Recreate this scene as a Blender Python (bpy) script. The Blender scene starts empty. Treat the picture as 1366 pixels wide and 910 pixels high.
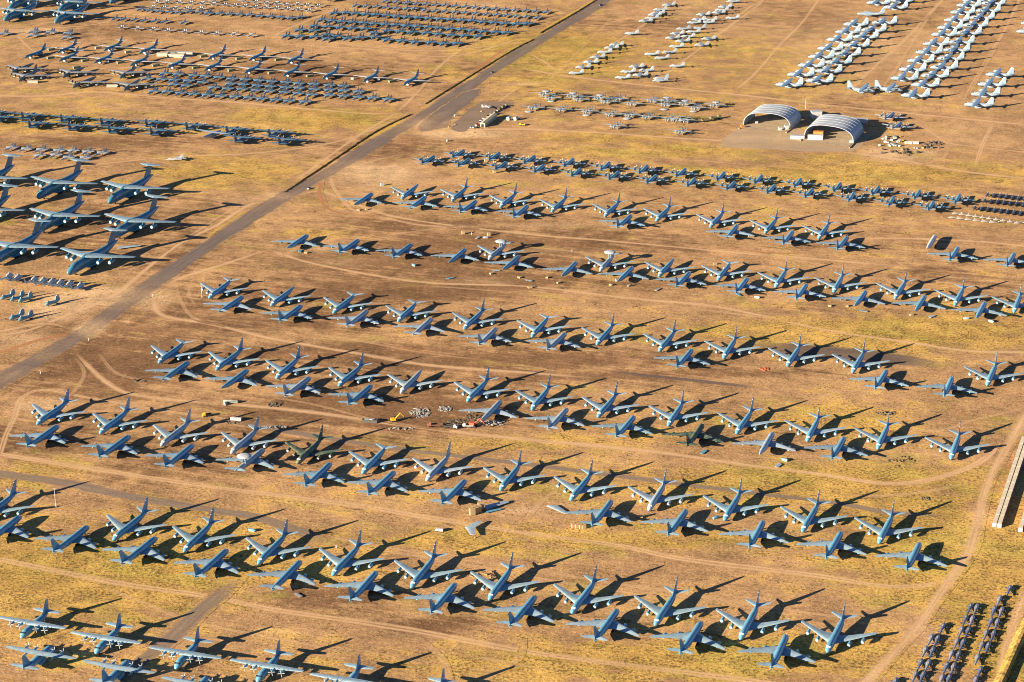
import bpy, bmesh, math, random
import numpy as np
from mathutils import Vector, Matrix
random.seed(7); RNG = np.random.default_rng(7)
R = math.radians
scene = bpy.context.scene
COL = scene.collection
# ------------------------------------------------------------------ camera, from a fit to the aircraft in the photograph
W0, H0 = 1366, 910
FOC, PITCH, ROLL, HCAM = 2962.4, R(20.3466), R(-0.7163), 546.39
SUN_EL, SUN_AZ = R(15.42), R(32.64)          # SUN_AZ: the way shadows fall on the ground
def G(u, v, z=0.0):
    """the place on the plane at height z that is seen at photo pixel (u, v)"""
    xi, yi = u - W0/2, v - H0/2
    cr, sr = math.cos(-ROLL), math.sin(-ROLL)
    xi, yi = xi*cr - yi*sr, xi*sr + yi*cr
    dx, dy = xi/FOC, -yi/FOC
    cp, sp = math.cos(PITCH), math.sin(PITCH)
    d = (dx, cp + dy*sp, -sp + dy*cp)
    t = (HCAM - z)/-d[2]
    return Vector((d[0]*t, d[1]*t, z))
def T(ox, oy, *pts):
    """points read off an enlarged 280-pixel-wide tile of the photo -> photo pixels"""
    k = 280/1366
    return [(ox + a*k, oy + b*k) for a, b in pts]
cam = bpy.data.cameras.new('camera'); camo = bpy.data.objects.new('camera', cam); COL.objects.link(camo)
camo.matrix_world = Matrix.Translation((0, 0, HCAM)) @ Matrix.Rotation(R(90) - PITCH, 4, 'X') @ Matrix.Rotation(ROLL, 4, 'Z')
cam.sensor_width = 36; cam.lens = 36*FOC/W0; cam.clip_start = 1; cam.clip_end = 30000
scene.camera = camo
# ------------------------------------------------------------------ light
world = bpy.data.worlds.new('World'); scene.world = world; world.use_nodes = True
wn = world.node_tree; bg = wn.nodes['Background']
sky = wn.nodes.new('ShaderNodeTexSky'); sky.sky_type = 'NISHITA'; sky.sun_disc = False
sky.sun_elevation = SUN_EL; sky.sun_rotation = R(237.4); sky.altitude = 800; sky.air_density = 0.42; sky.dust_density = 0.0; sky.ozone_density = 2.2
wn.links.new(sky.outputs[0], bg.inputs[0]); bg.inputs[1].default_value = 0.05
sun = bpy.data.lights.new('sun', 'SUN'); sun.energy = 5.0; sun.angle = R(0.5); sun.color = (1.0, 0.79, 0.55)
suno = bpy.data.objects.new('sun', sun); COL.objects.link(suno)
suno.rotation_euler = Vector((math.cos(SUN_AZ)*math.cos(SUN_EL), math.sin(SUN_AZ)*math.cos(SUN_EL), -math.sin(SUN_EL))).to_track_quat('-Z', 'Y').to_euler()
vs = scene.view_settings; vs.view_transform = 'Standard'; vs.look = 'None'; vs.gamma = 1; vs.use_curve_mapping = False
vs.exposure = 1.80
scene.cycles.filter_width = 1.0
# ------------------------------------------------------------------ materials
def mat(name, color, rough=0.6, spec=0.4, var=0.0, scale=0.6, metal=0.0, tint=False):
    m = bpy.data.materials.new(name); m.use_nodes = True
    nt = m.node_tree; b = nt.nodes['Principled BSDF']
    b.inputs['Roughness'].default_value = rough; b.inputs['Metallic'].default_value = metal
    b.inputs['Specular IOR Level'].default_value = spec
    c = (*color, 1)
    b.inputs['Base Color'].default_value = c
    src = None
    if tint:
        oi = nt.nodes.new('ShaderNodeObjectInfo'); src = oi.outputs['Color']
    if var:
        tc = nt.nodes.new('ShaderNodeTexCoord')
        n = nt.nodes.new('ShaderNodeTexNoise'); n.inputs['Scale'].default_value = scale; n.inputs['Detail'].default_value = 5; n.inputs['Roughness'].default_value = 0.7
        if tint:
            rv = nt.nodes.new('ShaderNodeVectorMath'); rv.operation = 'MULTIPLY_ADD'; nt.links.new(oi.outputs['Random'], rv.inputs[0]); rv.inputs[1].default_value = (90, 40, 60)
            nt.links.new(tc.outputs['Object'], rv.inputs[2]); nt.links.new(rv.outputs[0], n.inputs['Vector'])
        else: nt.links.new(tc.outputs['Object'], n.inputs['Vector'])
        mr = nt.nodes.new('ShaderNodeMapRange'); mr.inputs[1].default_value = 0.3; mr.inputs[2].default_value = 0.7
        mr.inputs[3].default_value = 1 - var; mr.inputs[4].default_value = 1 + var
        nt.links.new(n.outputs['Fac'], mr.inputs[0])
        mx = nt.nodes.new('ShaderNodeVectorMath'); mx.operation = 'SCALE'
        if src: nt.links.new(src, mx.inputs[0])
        else: mx.inputs[0].default_value = color
        nt.links.new(mr.outputs[0], mx.inputs['Scale']); src = mx.outputs[0]
    if src: nt.links.new(src, b.inputs['Base Color'])
    return m
PAINT = mat('aircraft_paint', (0.2, 0.3, 0.4), 0.30, 0.75, 0.2, 0.3, tint=True)
WING = mat('wing_paint', (0.2, 0.3, 0.4), 0.34, 0.6, 0.24, 0.4, tint=True)
COVER = mat('white_cover', (0.40, 0.45, 0.50), 0.6, 0.3, 0.08, 0.8)
PALECAP = mat('intake_blank', (0.27, 0.34, 0.40), 0.6, 0.3, 0.08, 0.8)
TAN = mat('plywood', (0.40, 0.29, 0.155), 0.8, 0.2, 0.15, 1.5)
DARK = mat('tyre_black', (0.025, 0.025, 0.028), 0.8, 0.2)
GLASS = mat('dark_glass', (0.02, 0.03, 0.05), 0.15, 0.5)
STEEL = mat('grey_steel', (0.30, 0.32, 0.34), 0.5, 0.5, 0.15, 1.0)
WHITE = mat('white_paint', (0.42, 0.45, 0.48), 0.5, 0.4, 0.06, 1.0)
TINT = mat('tinted_paint', (0.5, 0.5, 0.5), 0.6, 0.3, 0.1, 1.0, tint=True)
FABRIC = mat('membrane', (0.33, 0.385, 0.45), 0.5, 0.3, 0.07, 0.3)
CONCRETE = mat('concrete', (0.36, 0.29, 0.20), 0.9, 0.1, 0.25, 0.12)
def camo_mat():
    m = mat('camouflage_paint', (0.1, 0.1, 0.05), 0.6, 0.3)
    nt = m.node_tree; b = nt.nodes['Principled BSDF']
    tc = nt.nodes.new('ShaderNodeTexCoord'); n = nt.nodes.new('ShaderNodeTexNoise'); n.inputs['Scale'].default_value = 0.22; n.inputs['Detail'].default_value = 1
    nt.links.new(tc.outputs['Object'], n.inputs['Vector'])
    r = nt.nodes.new('ShaderNodeValToRGB'); r.color_ramp.interpolation = 'CONSTANT'
    e = r.color_ramp.elements; e[0].color = (0.05, 0.10, 0.08, 1); e[1].position = 0.48; e[1].color = (0.16, 0.17, 0.10, 1)
    k = e.new(0.6); k.color = (0.08, 0.12, 0.10, 1)
    nt.links.new(n.outputs['Fac'], r.inputs[0]); nt.links.new(r.outputs[0], b.inputs['Base Color'])
    return m
CAMO = camo_mat()
# ------------------------------------------------------------------ mesh helpers
class MB:
    """collects shapes into one mesh"""
    def __init__(s): s.v = []; s.f = []
    def add(s, v, f):
        o = len(s.v); s.v += [tuple(p) for p in v]; s.f += [tuple(i + o for i in q) for q in f]; return s
    def rings(s, rings, cap=True):
        n = len(rings[0]); v = [p for r in rings for p in r]; f = []
        for i in range(len(rings) - 1):
            for j in range(n):
                f.append((i*n + j, i*n + (j+1) % n, (i+1)*n + (j+1) % n, (i+1)*n + j))
        if cap: f.append(tuple(range(n))[::-1]); f.append(tuple((len(rings)-1)*n + j for j in range(n)))
        return s.add(v, f)
    def body(s, secs, n=14, e=1.0):
        """loft along x: (x, zc, half width, half height[, yc])"""
        rs = []
        for q in secs:
            x, zc, ry, rz = q[:4]; yc = q[4] if len(q) > 4 else 0
            ring = []
            for j in range(n):
                a = 2*math.pi*j/n; c, d = math.cos(a), math.sin(a)
                ring.append((x, yc + ry*math.copysign(abs(c)**e, c), zc + rz*math.copysign(abs(d)**e, d)))
            rs.append(ring)
        return s.rings(rs)
    def foil(s, secs, mode='h'):
        """aerofoil loft: (x of leading edge, y, z, chord, thickness)"""
        U = (0, .07, .3, .65, 1, .65, .3, .07); Wt = (0, .34, .55, .33, .04, -.2, -.36, -.24)
        rs = []
        for x, y, z, c, t in secs:
            rs.append([(x - u*c, y, z + w*t) if mode == 'h' else (x - u*c, y + (w - .02)*t, z) for u, w in zip(U, Wt)])
        return s.rings(rs)
    def tube(s, a, b, r, r2=None, n=8):
        a, b = Vector(a), Vector(b); d = (b - a).normalized(); r2 = r if r2 is None else r2
        p = d.orthogonal().normalized(); q = d.cross(p)
        return s.rings([[c + (p*math.cos(2*math.pi*j/n) + q*math.sin(2*math.pi*j/n))*k for j in range(n)] for c, k in ((a, r), (b, r2))])
    def box(s, c, d, rz=0.0, taper=1.0):
        x, y, z = d[0]/2, d[1]/2, d[2]/2; cs, sn = math.cos(rz), math.sin(rz); v = []
        for k in (-1, 1):
            t = 1 if k < 0 else taper
            for i, j in ((-1, -1), (1, -1), (1, 1), (-1, 1)):
                px, py = i*x*t, j*y*t
                v.append((c[0] + px*cs - py*sn, c[1] + px*sn + py*cs, c[2] + k*z))
        return s.add(v, [(3, 2, 1, 0), (4, 5, 6, 7), (0, 1, 5, 4), (1, 2, 6, 5), (2, 3, 7, 6), (3, 0, 4, 7)])
    def mesh(s, name, m, smooth=True, extras=()):
        mi = [0]*len(s.f)
        for i, (o, _) in enumerate(extras): s.add(o.v, o.f); mi += [i + 1]*len(o.f)
        me = bpy.data.meshes.new(name); me.from_pydata(s.v, [], s.f); me.polygons.foreach_set('material_index', mi)
        bm = bmesh.new(); bm.from_mesh(me); bmesh.ops.recalc_face_normals(bm, faces=bm.faces); bm.to_mesh(me); bm.free()
        if smooth:
            me.polygons.foreach_set('use_smooth', [True]*len(me.polygons)); me.set_sharp_from_angle(angle=R(38))
        me.materials.append(m)
        for _, m2 in extras: me.materials.append(m2)
        me.update(); return me
def flip(secs): return [(x, -y, z, c, t) for x, y, z, c, t in secs]
def P(name, mesh, *kids, key=None): return (name, mesh, kids, key or name)
# ------------------------------------------------------------------ objects: things, parts, labels
ORD = ['first','second','third','fourth','fifth','sixth','seventh','eighth','ninth','tenth','eleventh','twelfth','thirteenth','fourteenth','fifteenth','sixteenth','seventeenth','eighteenth','nineteenth']
TENS = {2:'twenty', 3:'thirty', 4:'forty', 5:'fifty'}
TENTH = {2:'twentieth', 3:'thirtieth', 4:'fortieth', 5:'fiftieth'}
def nth(i):
    i += 1
    if i < 20: return ORD[i-1]
    return TENTH[i//10] if i % 10 == 0 else TENS[i//10] + '-' + ORD[i % 10 - 1]
def tag(o, label, cat, group=None, kind=None):
    if label: o['label'] = label
    if cat: o['category'] = cat
    if group: o['group'] = group
    if kind: o['kind'] = kind
    return o
def link(name, data, parent=None, color=None):
    o = bpy.data.objects.new(name, data); COL.objects.link(o)
    if parent: o.parent = parent
    if color: o.color = (*color, 1)
    return o
def jit(c, a=0.06):
    k = 1 + random.uniform(-a, a)
    return tuple(min(1, x*k*(1 + random.uniform(-a/4, a/4))) for x in c)
def build(name, parts, loc, head, label, cat, group=None, color=(0.2, 0.3, 0.4), skip=(), override=None, scale=1.0, wingcol=None, propcol=(.27, .31, .35)):
    """one thing: an Empty at its base (or one mesh) and a copy of each of its parts; head: the way the nose points"""
    if isinstance(parts, bpy.types.Mesh):
        root = link(name, parts, None, color)
    else:
        root = link(name, None)
    root.location = loc; root.rotation_euler = (0, 0, head); root.scale = (scale,)*3
    tag(root, label, cat, group)
    root.empty_display_size = 2
    if not isinstance(parts, bpy.types.Mesh):
        for pn, me, kids, key in parts:
            if key in skip: continue
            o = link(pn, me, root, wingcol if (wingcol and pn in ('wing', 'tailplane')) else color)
            if override and me.materials[0] in (PAINT, WING): o.material_slots[0].link = 'OBJECT'; o.material_slots[0].material = override
            for kn, km, _, kk in kids:
                if kk in skip: continue
                k = link(kn, km, o, propcol if kn == 'propeller' else color)
                if override and km.materials[0] in (PAINT, WING): k.material_slots[0].link = 'OBJECT'; k.material_slots[0].material = override
    return root
def at_nose(u, v, head, nose):
    """base point of an aircraft whose nose (local x, z) is seen at (u, v)"""
    p = G(u, v, nose[1]); return Vector((p.x - nose[0]*math.cos(head), p.y - nose[0]*math.sin(head), 0))
def side_xs(a, b, n): return [a + (b - a)*i/(n - 1) for i in range(n)]
# ------------------------------------------------------------------ aircraft kinds. local x forward, origin on the ground near mid length
def nacelle(x0, ln, y, z, r, pylon=None):
    m = MB().body([(x0, z, r*.86, r*.86, y), (x0 - .12*ln, z, r, r, y), (x0 - .45*ln, z, r*.97, r*.97, y), (x0 - .8*ln, z, r*.72, r*.72, y), (x0 - ln, z, r*.45, r*.45, y)], 12)
    if pylon:
        zt, xb = pylon
        m.add([(x0 - .3*ln, y - .16, z + r*.6), (x0 - .3*ln, y + .16, z + r*.6), (x0 - .95*ln, y + .16, z), (x0 - .95*ln, y - .16, z),
               (xb + 1.4, y - .16, zt), (xb + 1.4, y + .16, zt), (xb - 1.6, y + .16, zt), (xb - 1.6, y - .16, zt)],
              [(3, 2, 1, 0), (4, 5, 6, 7), (0, 1, 5, 4), (1, 2, 6, 5), (2, 3, 7, 6), (3, 0, 4, 7)])
    c = MB().body([(x0 + .10, z, r*.5, r*.5, y), (x0 + .06, z, r*.72, r*.72, y), (x0 - .05, z, r*.74, r*.74, y)], 12)
    return m, c
def gear(x, y, z, r, n=2):
    m = MB().tube((x, y, z), (x, y, r), r*.22)
    for i in range(n):
        xx = x + (i - (n-1)/2)*r*2.2
        m.tube((xx, y - r*.75, r), (xx, y + r*.75, r), r, n=10)
    return m
def propeller(x, y, z, d):
    m = MB().body([(x + .5, z, .08, .08, y), (x + .25, z, .25, .25, y), (x - .1, z, .3, .3, y)], 8)
    for k in range(4):
        a = R(12 + 90*k); ca, sa = math.cos(a), math.sin(a); h = d/2; w = .14
        v = []
        for (rr, ww) in ((.25, w*.8), (h*.55, w*1.15), (h, w*.8)):
            for sx in (-.06, .06):
                for s in (-1, 1):
                    v.append((x + .08 + sx, y + ca*rr - sa*ww*s, z + sa*rr + ca*ww*s))
        m.add(v, [(0, 1, 5, 4), (2, 6, 7, 3), (0, 4, 6, 2), (1, 3, 7, 5), (4, 5, 9, 8), (6, 10, 11, 7), (4, 8, 10, 6), (5, 7, 11, 9), (8, 9, 11, 10)])
    return m
def insignia(x, y, z, w=2.4, h=0.9):
    m = MB()
    for s in (-1, 1): m.box((x, s*y, z), (w, .10, h*.45)); m.box((x, s*y, z), (h, .12, h))
    return m

def make_tanker():
    X = 20.0
    f = MB().body([(X, 2.75, .12, .12), (X-.5, 2.8, .75, .7), (X-1.5, 3.0, 1.25, 1.25), (X-3.2, 3.2, 1.62, 1.75), (X-5.5, 3.35, 1.8, 2.05), (X-9, 3.4, 1.83, 2.1), (X-26, 3.45, 1.83, 2.1),
                   (X-30, 3.7, 1.62, 1.85), (X-34, 4.1, 1.2, 1.4), (X-37.5, 4.5, .75, .85), (X-39.6, 4.75, .35, .4), (X-40, 4.8, .1, .1)], 18)
    wins = MB().add([(X-2.3, -1.05, 4.22), (X-2.15, 0, 4.55), (X-2.3, 1.05, 4.22), (X-3.3, 1.3, 4.85), (X-3.1, 0, 5.2), (X-3.3, -1.3, 4.85)], [(0, 1, 4, 5), (1, 2, 3, 4)])
    hatch = MB()
    for s in (-1, 1):
        for xx in (6, 9.5, 13, 16.5, 20, 23.5, 27): hatch.box((X-xx, s*1.83, 3.75), (.5, .06, .42))
    ins = MB()
    for s in (-1, 1): ins.box((X-30.2, s*1.6, 3.85), (1.6, .10, .5)); ins.box((X-30.2, s*1.6, 3.85), (.8, .14, .9))
    P_ = [P('fuselage', f.mesh('tanker_fuselage', PAINT, True, [(hatch, COVER), (ins, COVER)]), P('cockpit_window', wins.mesh('tanker_windows', COVER, False)))]
    wl = [(X-10.6, 1.2, 2.35, 11.2, 1.25), (X-14.5, 6, 2.85, 7.0, .85), (X-19.5, 12.5, 3.5, 4.9, .6), (X-25.1, 19.6, 4.15, 2.7, .3), (X-25.8, 19.94, 4.2, 1.8, .12)]
    fl = MB()
    for s, w in ((1, wl), (-1, flip(wl))):
        P_.append(P('wing', MB().foil(w).mesh('tanker_wing', WING), key='wing%d' % s))
        for i, (y, x0, z, zt, xb) in enumerate(((8.3, X-13.0, 1.75, 3.0, X-16.4), (14.4, X-17.6, 2.3, 3.6, X-21.2))):
            a, c = nacelle(x0, 5.0, s*y, z, 1.0, (zt, xb - .2))
            P_.append(P('engine', a.mesh('tanker_engine', PAINT), P('intake_cover', c.mesh('tanker_cover', PALECAP)), key='engine'))
    P_.append(P('tail_fin', MB().foil([(X-30.6, 0, 5.2, 8.4, .8), (X-32.2, 0, 5.9, 7.0, .6), (X-38.0, 0, 12.3, 2.9, .3), (X-38.6, 0, 12.7, 2.2, .2)], 'v').mesh('tanker_fin', PAINT, True, [(MB().box((X-37.0, 0, 9.6), (1.5, .62, .8)).box((X-38.6, 0, 11.6), (2.0, .42, .5)), COVER)])))
    tl = [(X-34.0, .5, 5.0, 4.9, .45), (X-38.2, 6.6, 5.75, 2.4, .22), (X-38.7, 6.95, 5.8, 1.7, .1)]
    for w in (tl, flip(tl)): P_.append(P('tailplane', MB().foil(w).mesh('tanker_tailplane', WING)))
    P_.append(P('refuelling_boom', MB().tube((X-32, 0, 2.35), (X-39.5, 0, 3.6), .22, .16).box((X-38, 0, 3.75), (.9, 1.9, .1)).mesh('tanker_boom', PAINT)))
    P_.append(P('nose_gear', gear(X-5.2, 0, 1.6, .5, 1).mesh('tanker_gear', DARK)))
    for s in (-1, 1): P_.append(P('main_gear', gear(X-19.6, s*3.3, 2.4, .62).mesh('tanker_gear', DARK)))
    dome = MB()
    prof = [(0, 1.0), (2.2, .92), (3.7, .6), (4.5, .15), (4.57, 0), (4.5, -.15), (3.7, -.6), (2.2, -.92), (0.02, -1.0)]
    n = 28
    dome.rings([[(X-27 + max(r, .02)*math.cos(2*math.pi*j/n), max(r, .02)*math.sin(2*math.pi*j/n), 9.6 + z*.95) for j in range(n)] for r, z in prof])
    st = MB()
    for s in (-1, 1): st.add([(X-25.8, s*1.0, 5.1), (X-28.2, s*1.0, 5.1), (X-27.9, s*.7, 8.9), (X-26.1, s*.7, 8.9), (X-25.8, s*1.3, 5.0), (X-28.2, s*1.3, 5.0), (X-27.9, s*.95, 8.9), (X-26.1, s*.95, 8.9)], [(0, 1, 2, 3), (7, 6, 5, 4), (0, 3, 7, 4), (1, 5, 6, 2), (3, 2, 6, 7), (0, 4, 5, 1)])
    D = [P('radar_dome', dome.mesh('dome', COVER), P('dome_strut', st.mesh('dome_strut', PAINT, False)))]
    return P_, D, (X, 2.9)

def make_airlifter():
    X = 37.0
    f = MB().body([(X, 4.6, .2, .2), (X-.8, 4.6, 1.2, 1.3), (X-2.5, 4.8, 2.2, 2.5), (X-5.5, 5.2, 2.8, 3.4), (X-9, 5.8, 3.2, 4.2), (X-13, 5.9, 3.3, 4.4), (X-46, 5.9, 3.3, 4.4), (X-54, 6.8, 2.9, 3.5),
                   (X-63, 8.1, 2.1, 2.5), (X-70, 9.0, 1.1, 1.3), (X-74, 9.4, .3, .4)], 20)
    wins = MB()
    wins.box((X-6.2, 0, 8.2), (1.5, 5.0, .5))
    hat = MB()
    for s in (-1, 1): hat.box((X-9.5, s*3.16, 6.4), (1.1, .3, 1.9)); hat.box((X-48, s*3.18, 7.0), (1.2, .3, 2.0)); hat.box((X-17, s*3.2, 7.2), (1.0, .2, 1.0))
    P_ = [P('fuselage', f.mesh('airlifter_fuselage', PAINT, True, [(hat, COVER)]), P('cockpit_window', wins.mesh('airlifter_windows', GLASS, False)))]
    P_.append(P('gear_fairing', MB().body([(X-24, 2.2, .3, .3), (X-27, 2.2, 4.6, 1.5), (X-38, 2.2, 4.6, 1.5), (X-43, 2.4, .6, .5)], 14).mesh('airlifter_fairing', PAINT)))
    P_.append(P('wing_fairing', MB().body([(X-20, 10.1, .3, .2), (X-23, 10.2, 2.0, .8), (X-35, 10.2, 2.2, .9), (X-41, 10.0, .4, .3)], 12).mesh('airlifter_fairing', PAINT)))
    wl = [(X-22.5, 1.0, 10.5, 12.5, 1.5), (X-29.2, 13, 9.7, 8.4, 1.0), (X-41.4, 33.4, 8.2, 4.0, .45), (X-42.2, 33.95, 8.15, 2.8, .2)]
    for s, w in ((1, wl), (-1, flip(wl))):
        P_.append(P('wing', MB().foil(w).mesh('airlifter_wing', WING), key='wing%d' % s))
        for y, x0, z, zt, xb in ((12.0, X-24.2, 6.9, 9.8, X-29.2), (19.6, X-28.8, 6.4, 9.2, X-33.6)):
            a, c = nacelle(x0, 7.6, s*y, z, 1.6, (zt, xb))
            P_.append(P('engine', a.mesh('airlifter_engine', PAINT), P('intake_cover', c.mesh('airlifter_cover', PALECAP)), key='engine'))
    P_.append(P('tail_fin', MB().foil([(X-56, 0, 9.2, 13, 1.5), (X-58.5, 0, 10.6, 11, 1.2), (X-65.5, 0, 19.2, 8.2, .9)], 'v').mesh('airlifter_fin', PAINT)))
    tl = [(X-64.6, .0, 19.45, 8.0, 1.0), (X-69.6, 10.0, 19.0, 3.8, .4), (X-70, 10.45, 18.98, 2.6, .2)]
    for w in (tl, flip(tl)): P_.append(P('tailplane', MB().foil(w).mesh('airlifter_tailplane', WING)))
    P_.append(P('nose_gear', gear(X-10.5, 0, 2, .75, 1).mesh('airlifter_gear', DARK)))
    for s in (-1, 1): P_.append(P('main_gear', gear(X-30, s*3.8, 2, .75, 4).mesh('airlifter_gear', DARK)))
    return P_, (X, 4.7)

def make_turboprop():
    X = 14.5
    f = MB().body([(X, 2.3, .15, .15), (X-.5, 2.35, .85, .8), (X-1.6, 2.6, 1.5, 1.45), (X-3.2, 2.95, 1.95, 2.05), (X-5, 3.0, 2.1, 2.15), (X-17.5, 3.0, 2.1, 2.15), (X-21, 3.3, 1.85, 1.75), (X-25.5, 3.9, 1.1, 1.0), (X-28.6, 4.4, .35, .4), (X-29, 4.4, .1, .1)], 16)
    wins = MB().box((X-2.35, 0, 4.28), (.9, 2.7, .55))
    P_ = [P('fuselage', f.mesh('turboprop_fuselage', PAINT, True, [(insignia(X-20, 1.95, 3.6), COVER)]), P('cockpit_window', wins.mesh('turboprop_windows', GLASS, False)))]
    wl = [(X-9.6, 0, 5.1, 5.0, .8), (X-9.6, 5.5, 5.15, 4.9, .75), (X-10.6, 19.6, 5.5, 2.5, .35), (X-10.9, 20.2, 5.52, 1.6, .12)]
    for s, w in ((1, wl), (-1, flip(wl))):
        P_.append(P('wing', MB().foil(w).mesh('turboprop_wing', WING)))
        for y in (5.0, 10.2):
            m = MB().body([(X-6.9, 5.0, .3, .3, s*y), (X-7.3, 5.0, .5, .52, s*y), (X-9.5, 4.95, .6, .7, s*y), (X-12.4, 4.8, .45, .5, s*y), (X-14, 4.75, .15, .2, s*y)], 10)
            P_.append(P('engine', m.mesh('turboprop_engine', PAINT), P('propeller', propeller(X-6.9, s*y, 5.0, 4.1).mesh('turboprop_propeller', TINT, False)), key='engine'))
        P_.append(P('fuel_tank', MB().body([(X-9.4, 4.0, .1, .1, s*7.7), (X-10.2, 4.0, .5, .5, s*7.7), (X-14, 4.0, .5, .5, s*7.7), (X-16, 4.0, .1, .1, s*7.7)], 8).mesh('turboprop_tank', PAINT)))
        P_.append(P('main_gear', MB().body([(X-10.5, 1.3, .1, .2, s*2.1), (X-11.5, 1.3, .7, .9, s*2.1), (X-16, 1.3, .7, .9, s*2.1), (X-17.5, 1.5, .1, .2, s*2.1)], 8).tube((X-12.8, s*2.0, .65), (X-12.8, s*2.6, .65), .65).tube((X-14.5, s*2.0, .65), (X-14.5, s*2.6, .65), .65).mesh('turboprop_gear', PAINT)))
    P_.append(P('tail_fin', MB().foil([(X-20.5, 0, 4.8, 8.2, .6), (X-22.6, 0, 5.9, 6.0, .55), (X-25.8, 0, 11.3, 2.9, .3), (X-26.3, 0, 11.7, 2.0, .2)], 'v').mesh('turboprop_fin', PAINT)))
    tl = [(X-24.4, .2, 5.0, 4.4, .5), (X-25.8, 7.6, 5.1, 2.4, .25), (X-26.1, 8.0, 5.1, 1.6, .1)]
    for w in (tl, flip(tl)): P_.append(P('tailplane', MB().foil(w).mesh('turboprop_tailplane', WING)))
    P_.append(P('nose_gear', gear(X-4, 0, 1.4, .5, 1).mesh('turboprop_gear', DARK)))
    return P_, (X, 2.4)

def make_patrol():
    X = 16.5
    f = MB().body([(X, 2.9, .12, .12), (X-.5, 2.95, .75, .75), (X-1.8, 3.2, 1.35, 1.4), (X-3.5, 3.35, 1.65, 1.7), (X-6, 3.4, 1.72, 1.75), (X-20, 3.4, 1.72, 1.75), (X-25, 3.7, 1.3, 1.4), (X-29.5, 4.1, .65, .75), (X-31, 4.2, .2, .25), (X-35, 4.4, .16, .16)], 16)
    wins = MB().box((X-2.9, 0, 4.55), (.8, 1.9, .4))
    P_ = [P('fuselage', f.mesh('patrol_fuselage', PAINT, True, [(insignia(X-22, 1.55, 3.9, 2.0, .8), COVER)]), P('cockpit_window', wins.mesh('patrol_windows', GLASS, False)))]
    wl = [(X-11.2, 1.0, 2.3, 5.6, .8), (X-11.6, 5, 2.75, 4.7, .65), (X-12.9, 14.9, 3.85, 2.3, .3), (X-13.2, 15.2, 3.9, 1.5, .1)]
    for s, w in ((1, wl), (-1, flip(wl))):
        P_.append(P('wing', MB().foil(w).mesh('patrol_wing', WING)))
        for y, z in ((4.1, 3.05), (8.5, 3.5)):
            m = MB().body([(X-8.0, z, .3, .3, s*y), (X-8.4, z, .5, .55, s*y), (X-10.5, z, .6, .75, s*y), (X-14.5, z + .1, .5, .55, s*y), (X-17.4, z + .1, .2, .25, s*y)], 10)
            P_.append(P('engine', m.mesh('patrol_engine', PAINT), P('propeller', propeller(X-8, s*y, z, 4.1).mesh('patrol_propeller', TINT, False)), key='engine'))
        P_.append(P('main_gear', gear(X-13, s*4.1, 2.3, .55, 1).mesh('patrol_gear', DARK)))
    P_.append(P('tail_fin', MB().foil([(X-23.8, 0, 4.8, 7.4, .5), (X-26.0, 0, 5.9, 5.2, .45), (X-28.6, 0, 9.9, 2.7, .25), (X-29, 0, 10.3, 1.9, .15)], 'v').mesh('patrol_fin', PAINT)))
    tl = [(X-26.6, .4, 4.6, 3.9, .4), (X-28.2, 6.2, 5.3, 2.1, .2), (X-28.5, 6.5, 5.3, 1.4, .1)]
    for w in (tl, flip(tl)): P_.append(P('tailplane', MB().foil(w).mesh('patrol_tailplane', WING)))
    P_.append(P('nose_gear', gear(X-4.5, 0, 1.8, .45, 1).mesh('patrol_gear', DARK)))
    return P_, (X, 3.0)

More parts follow.
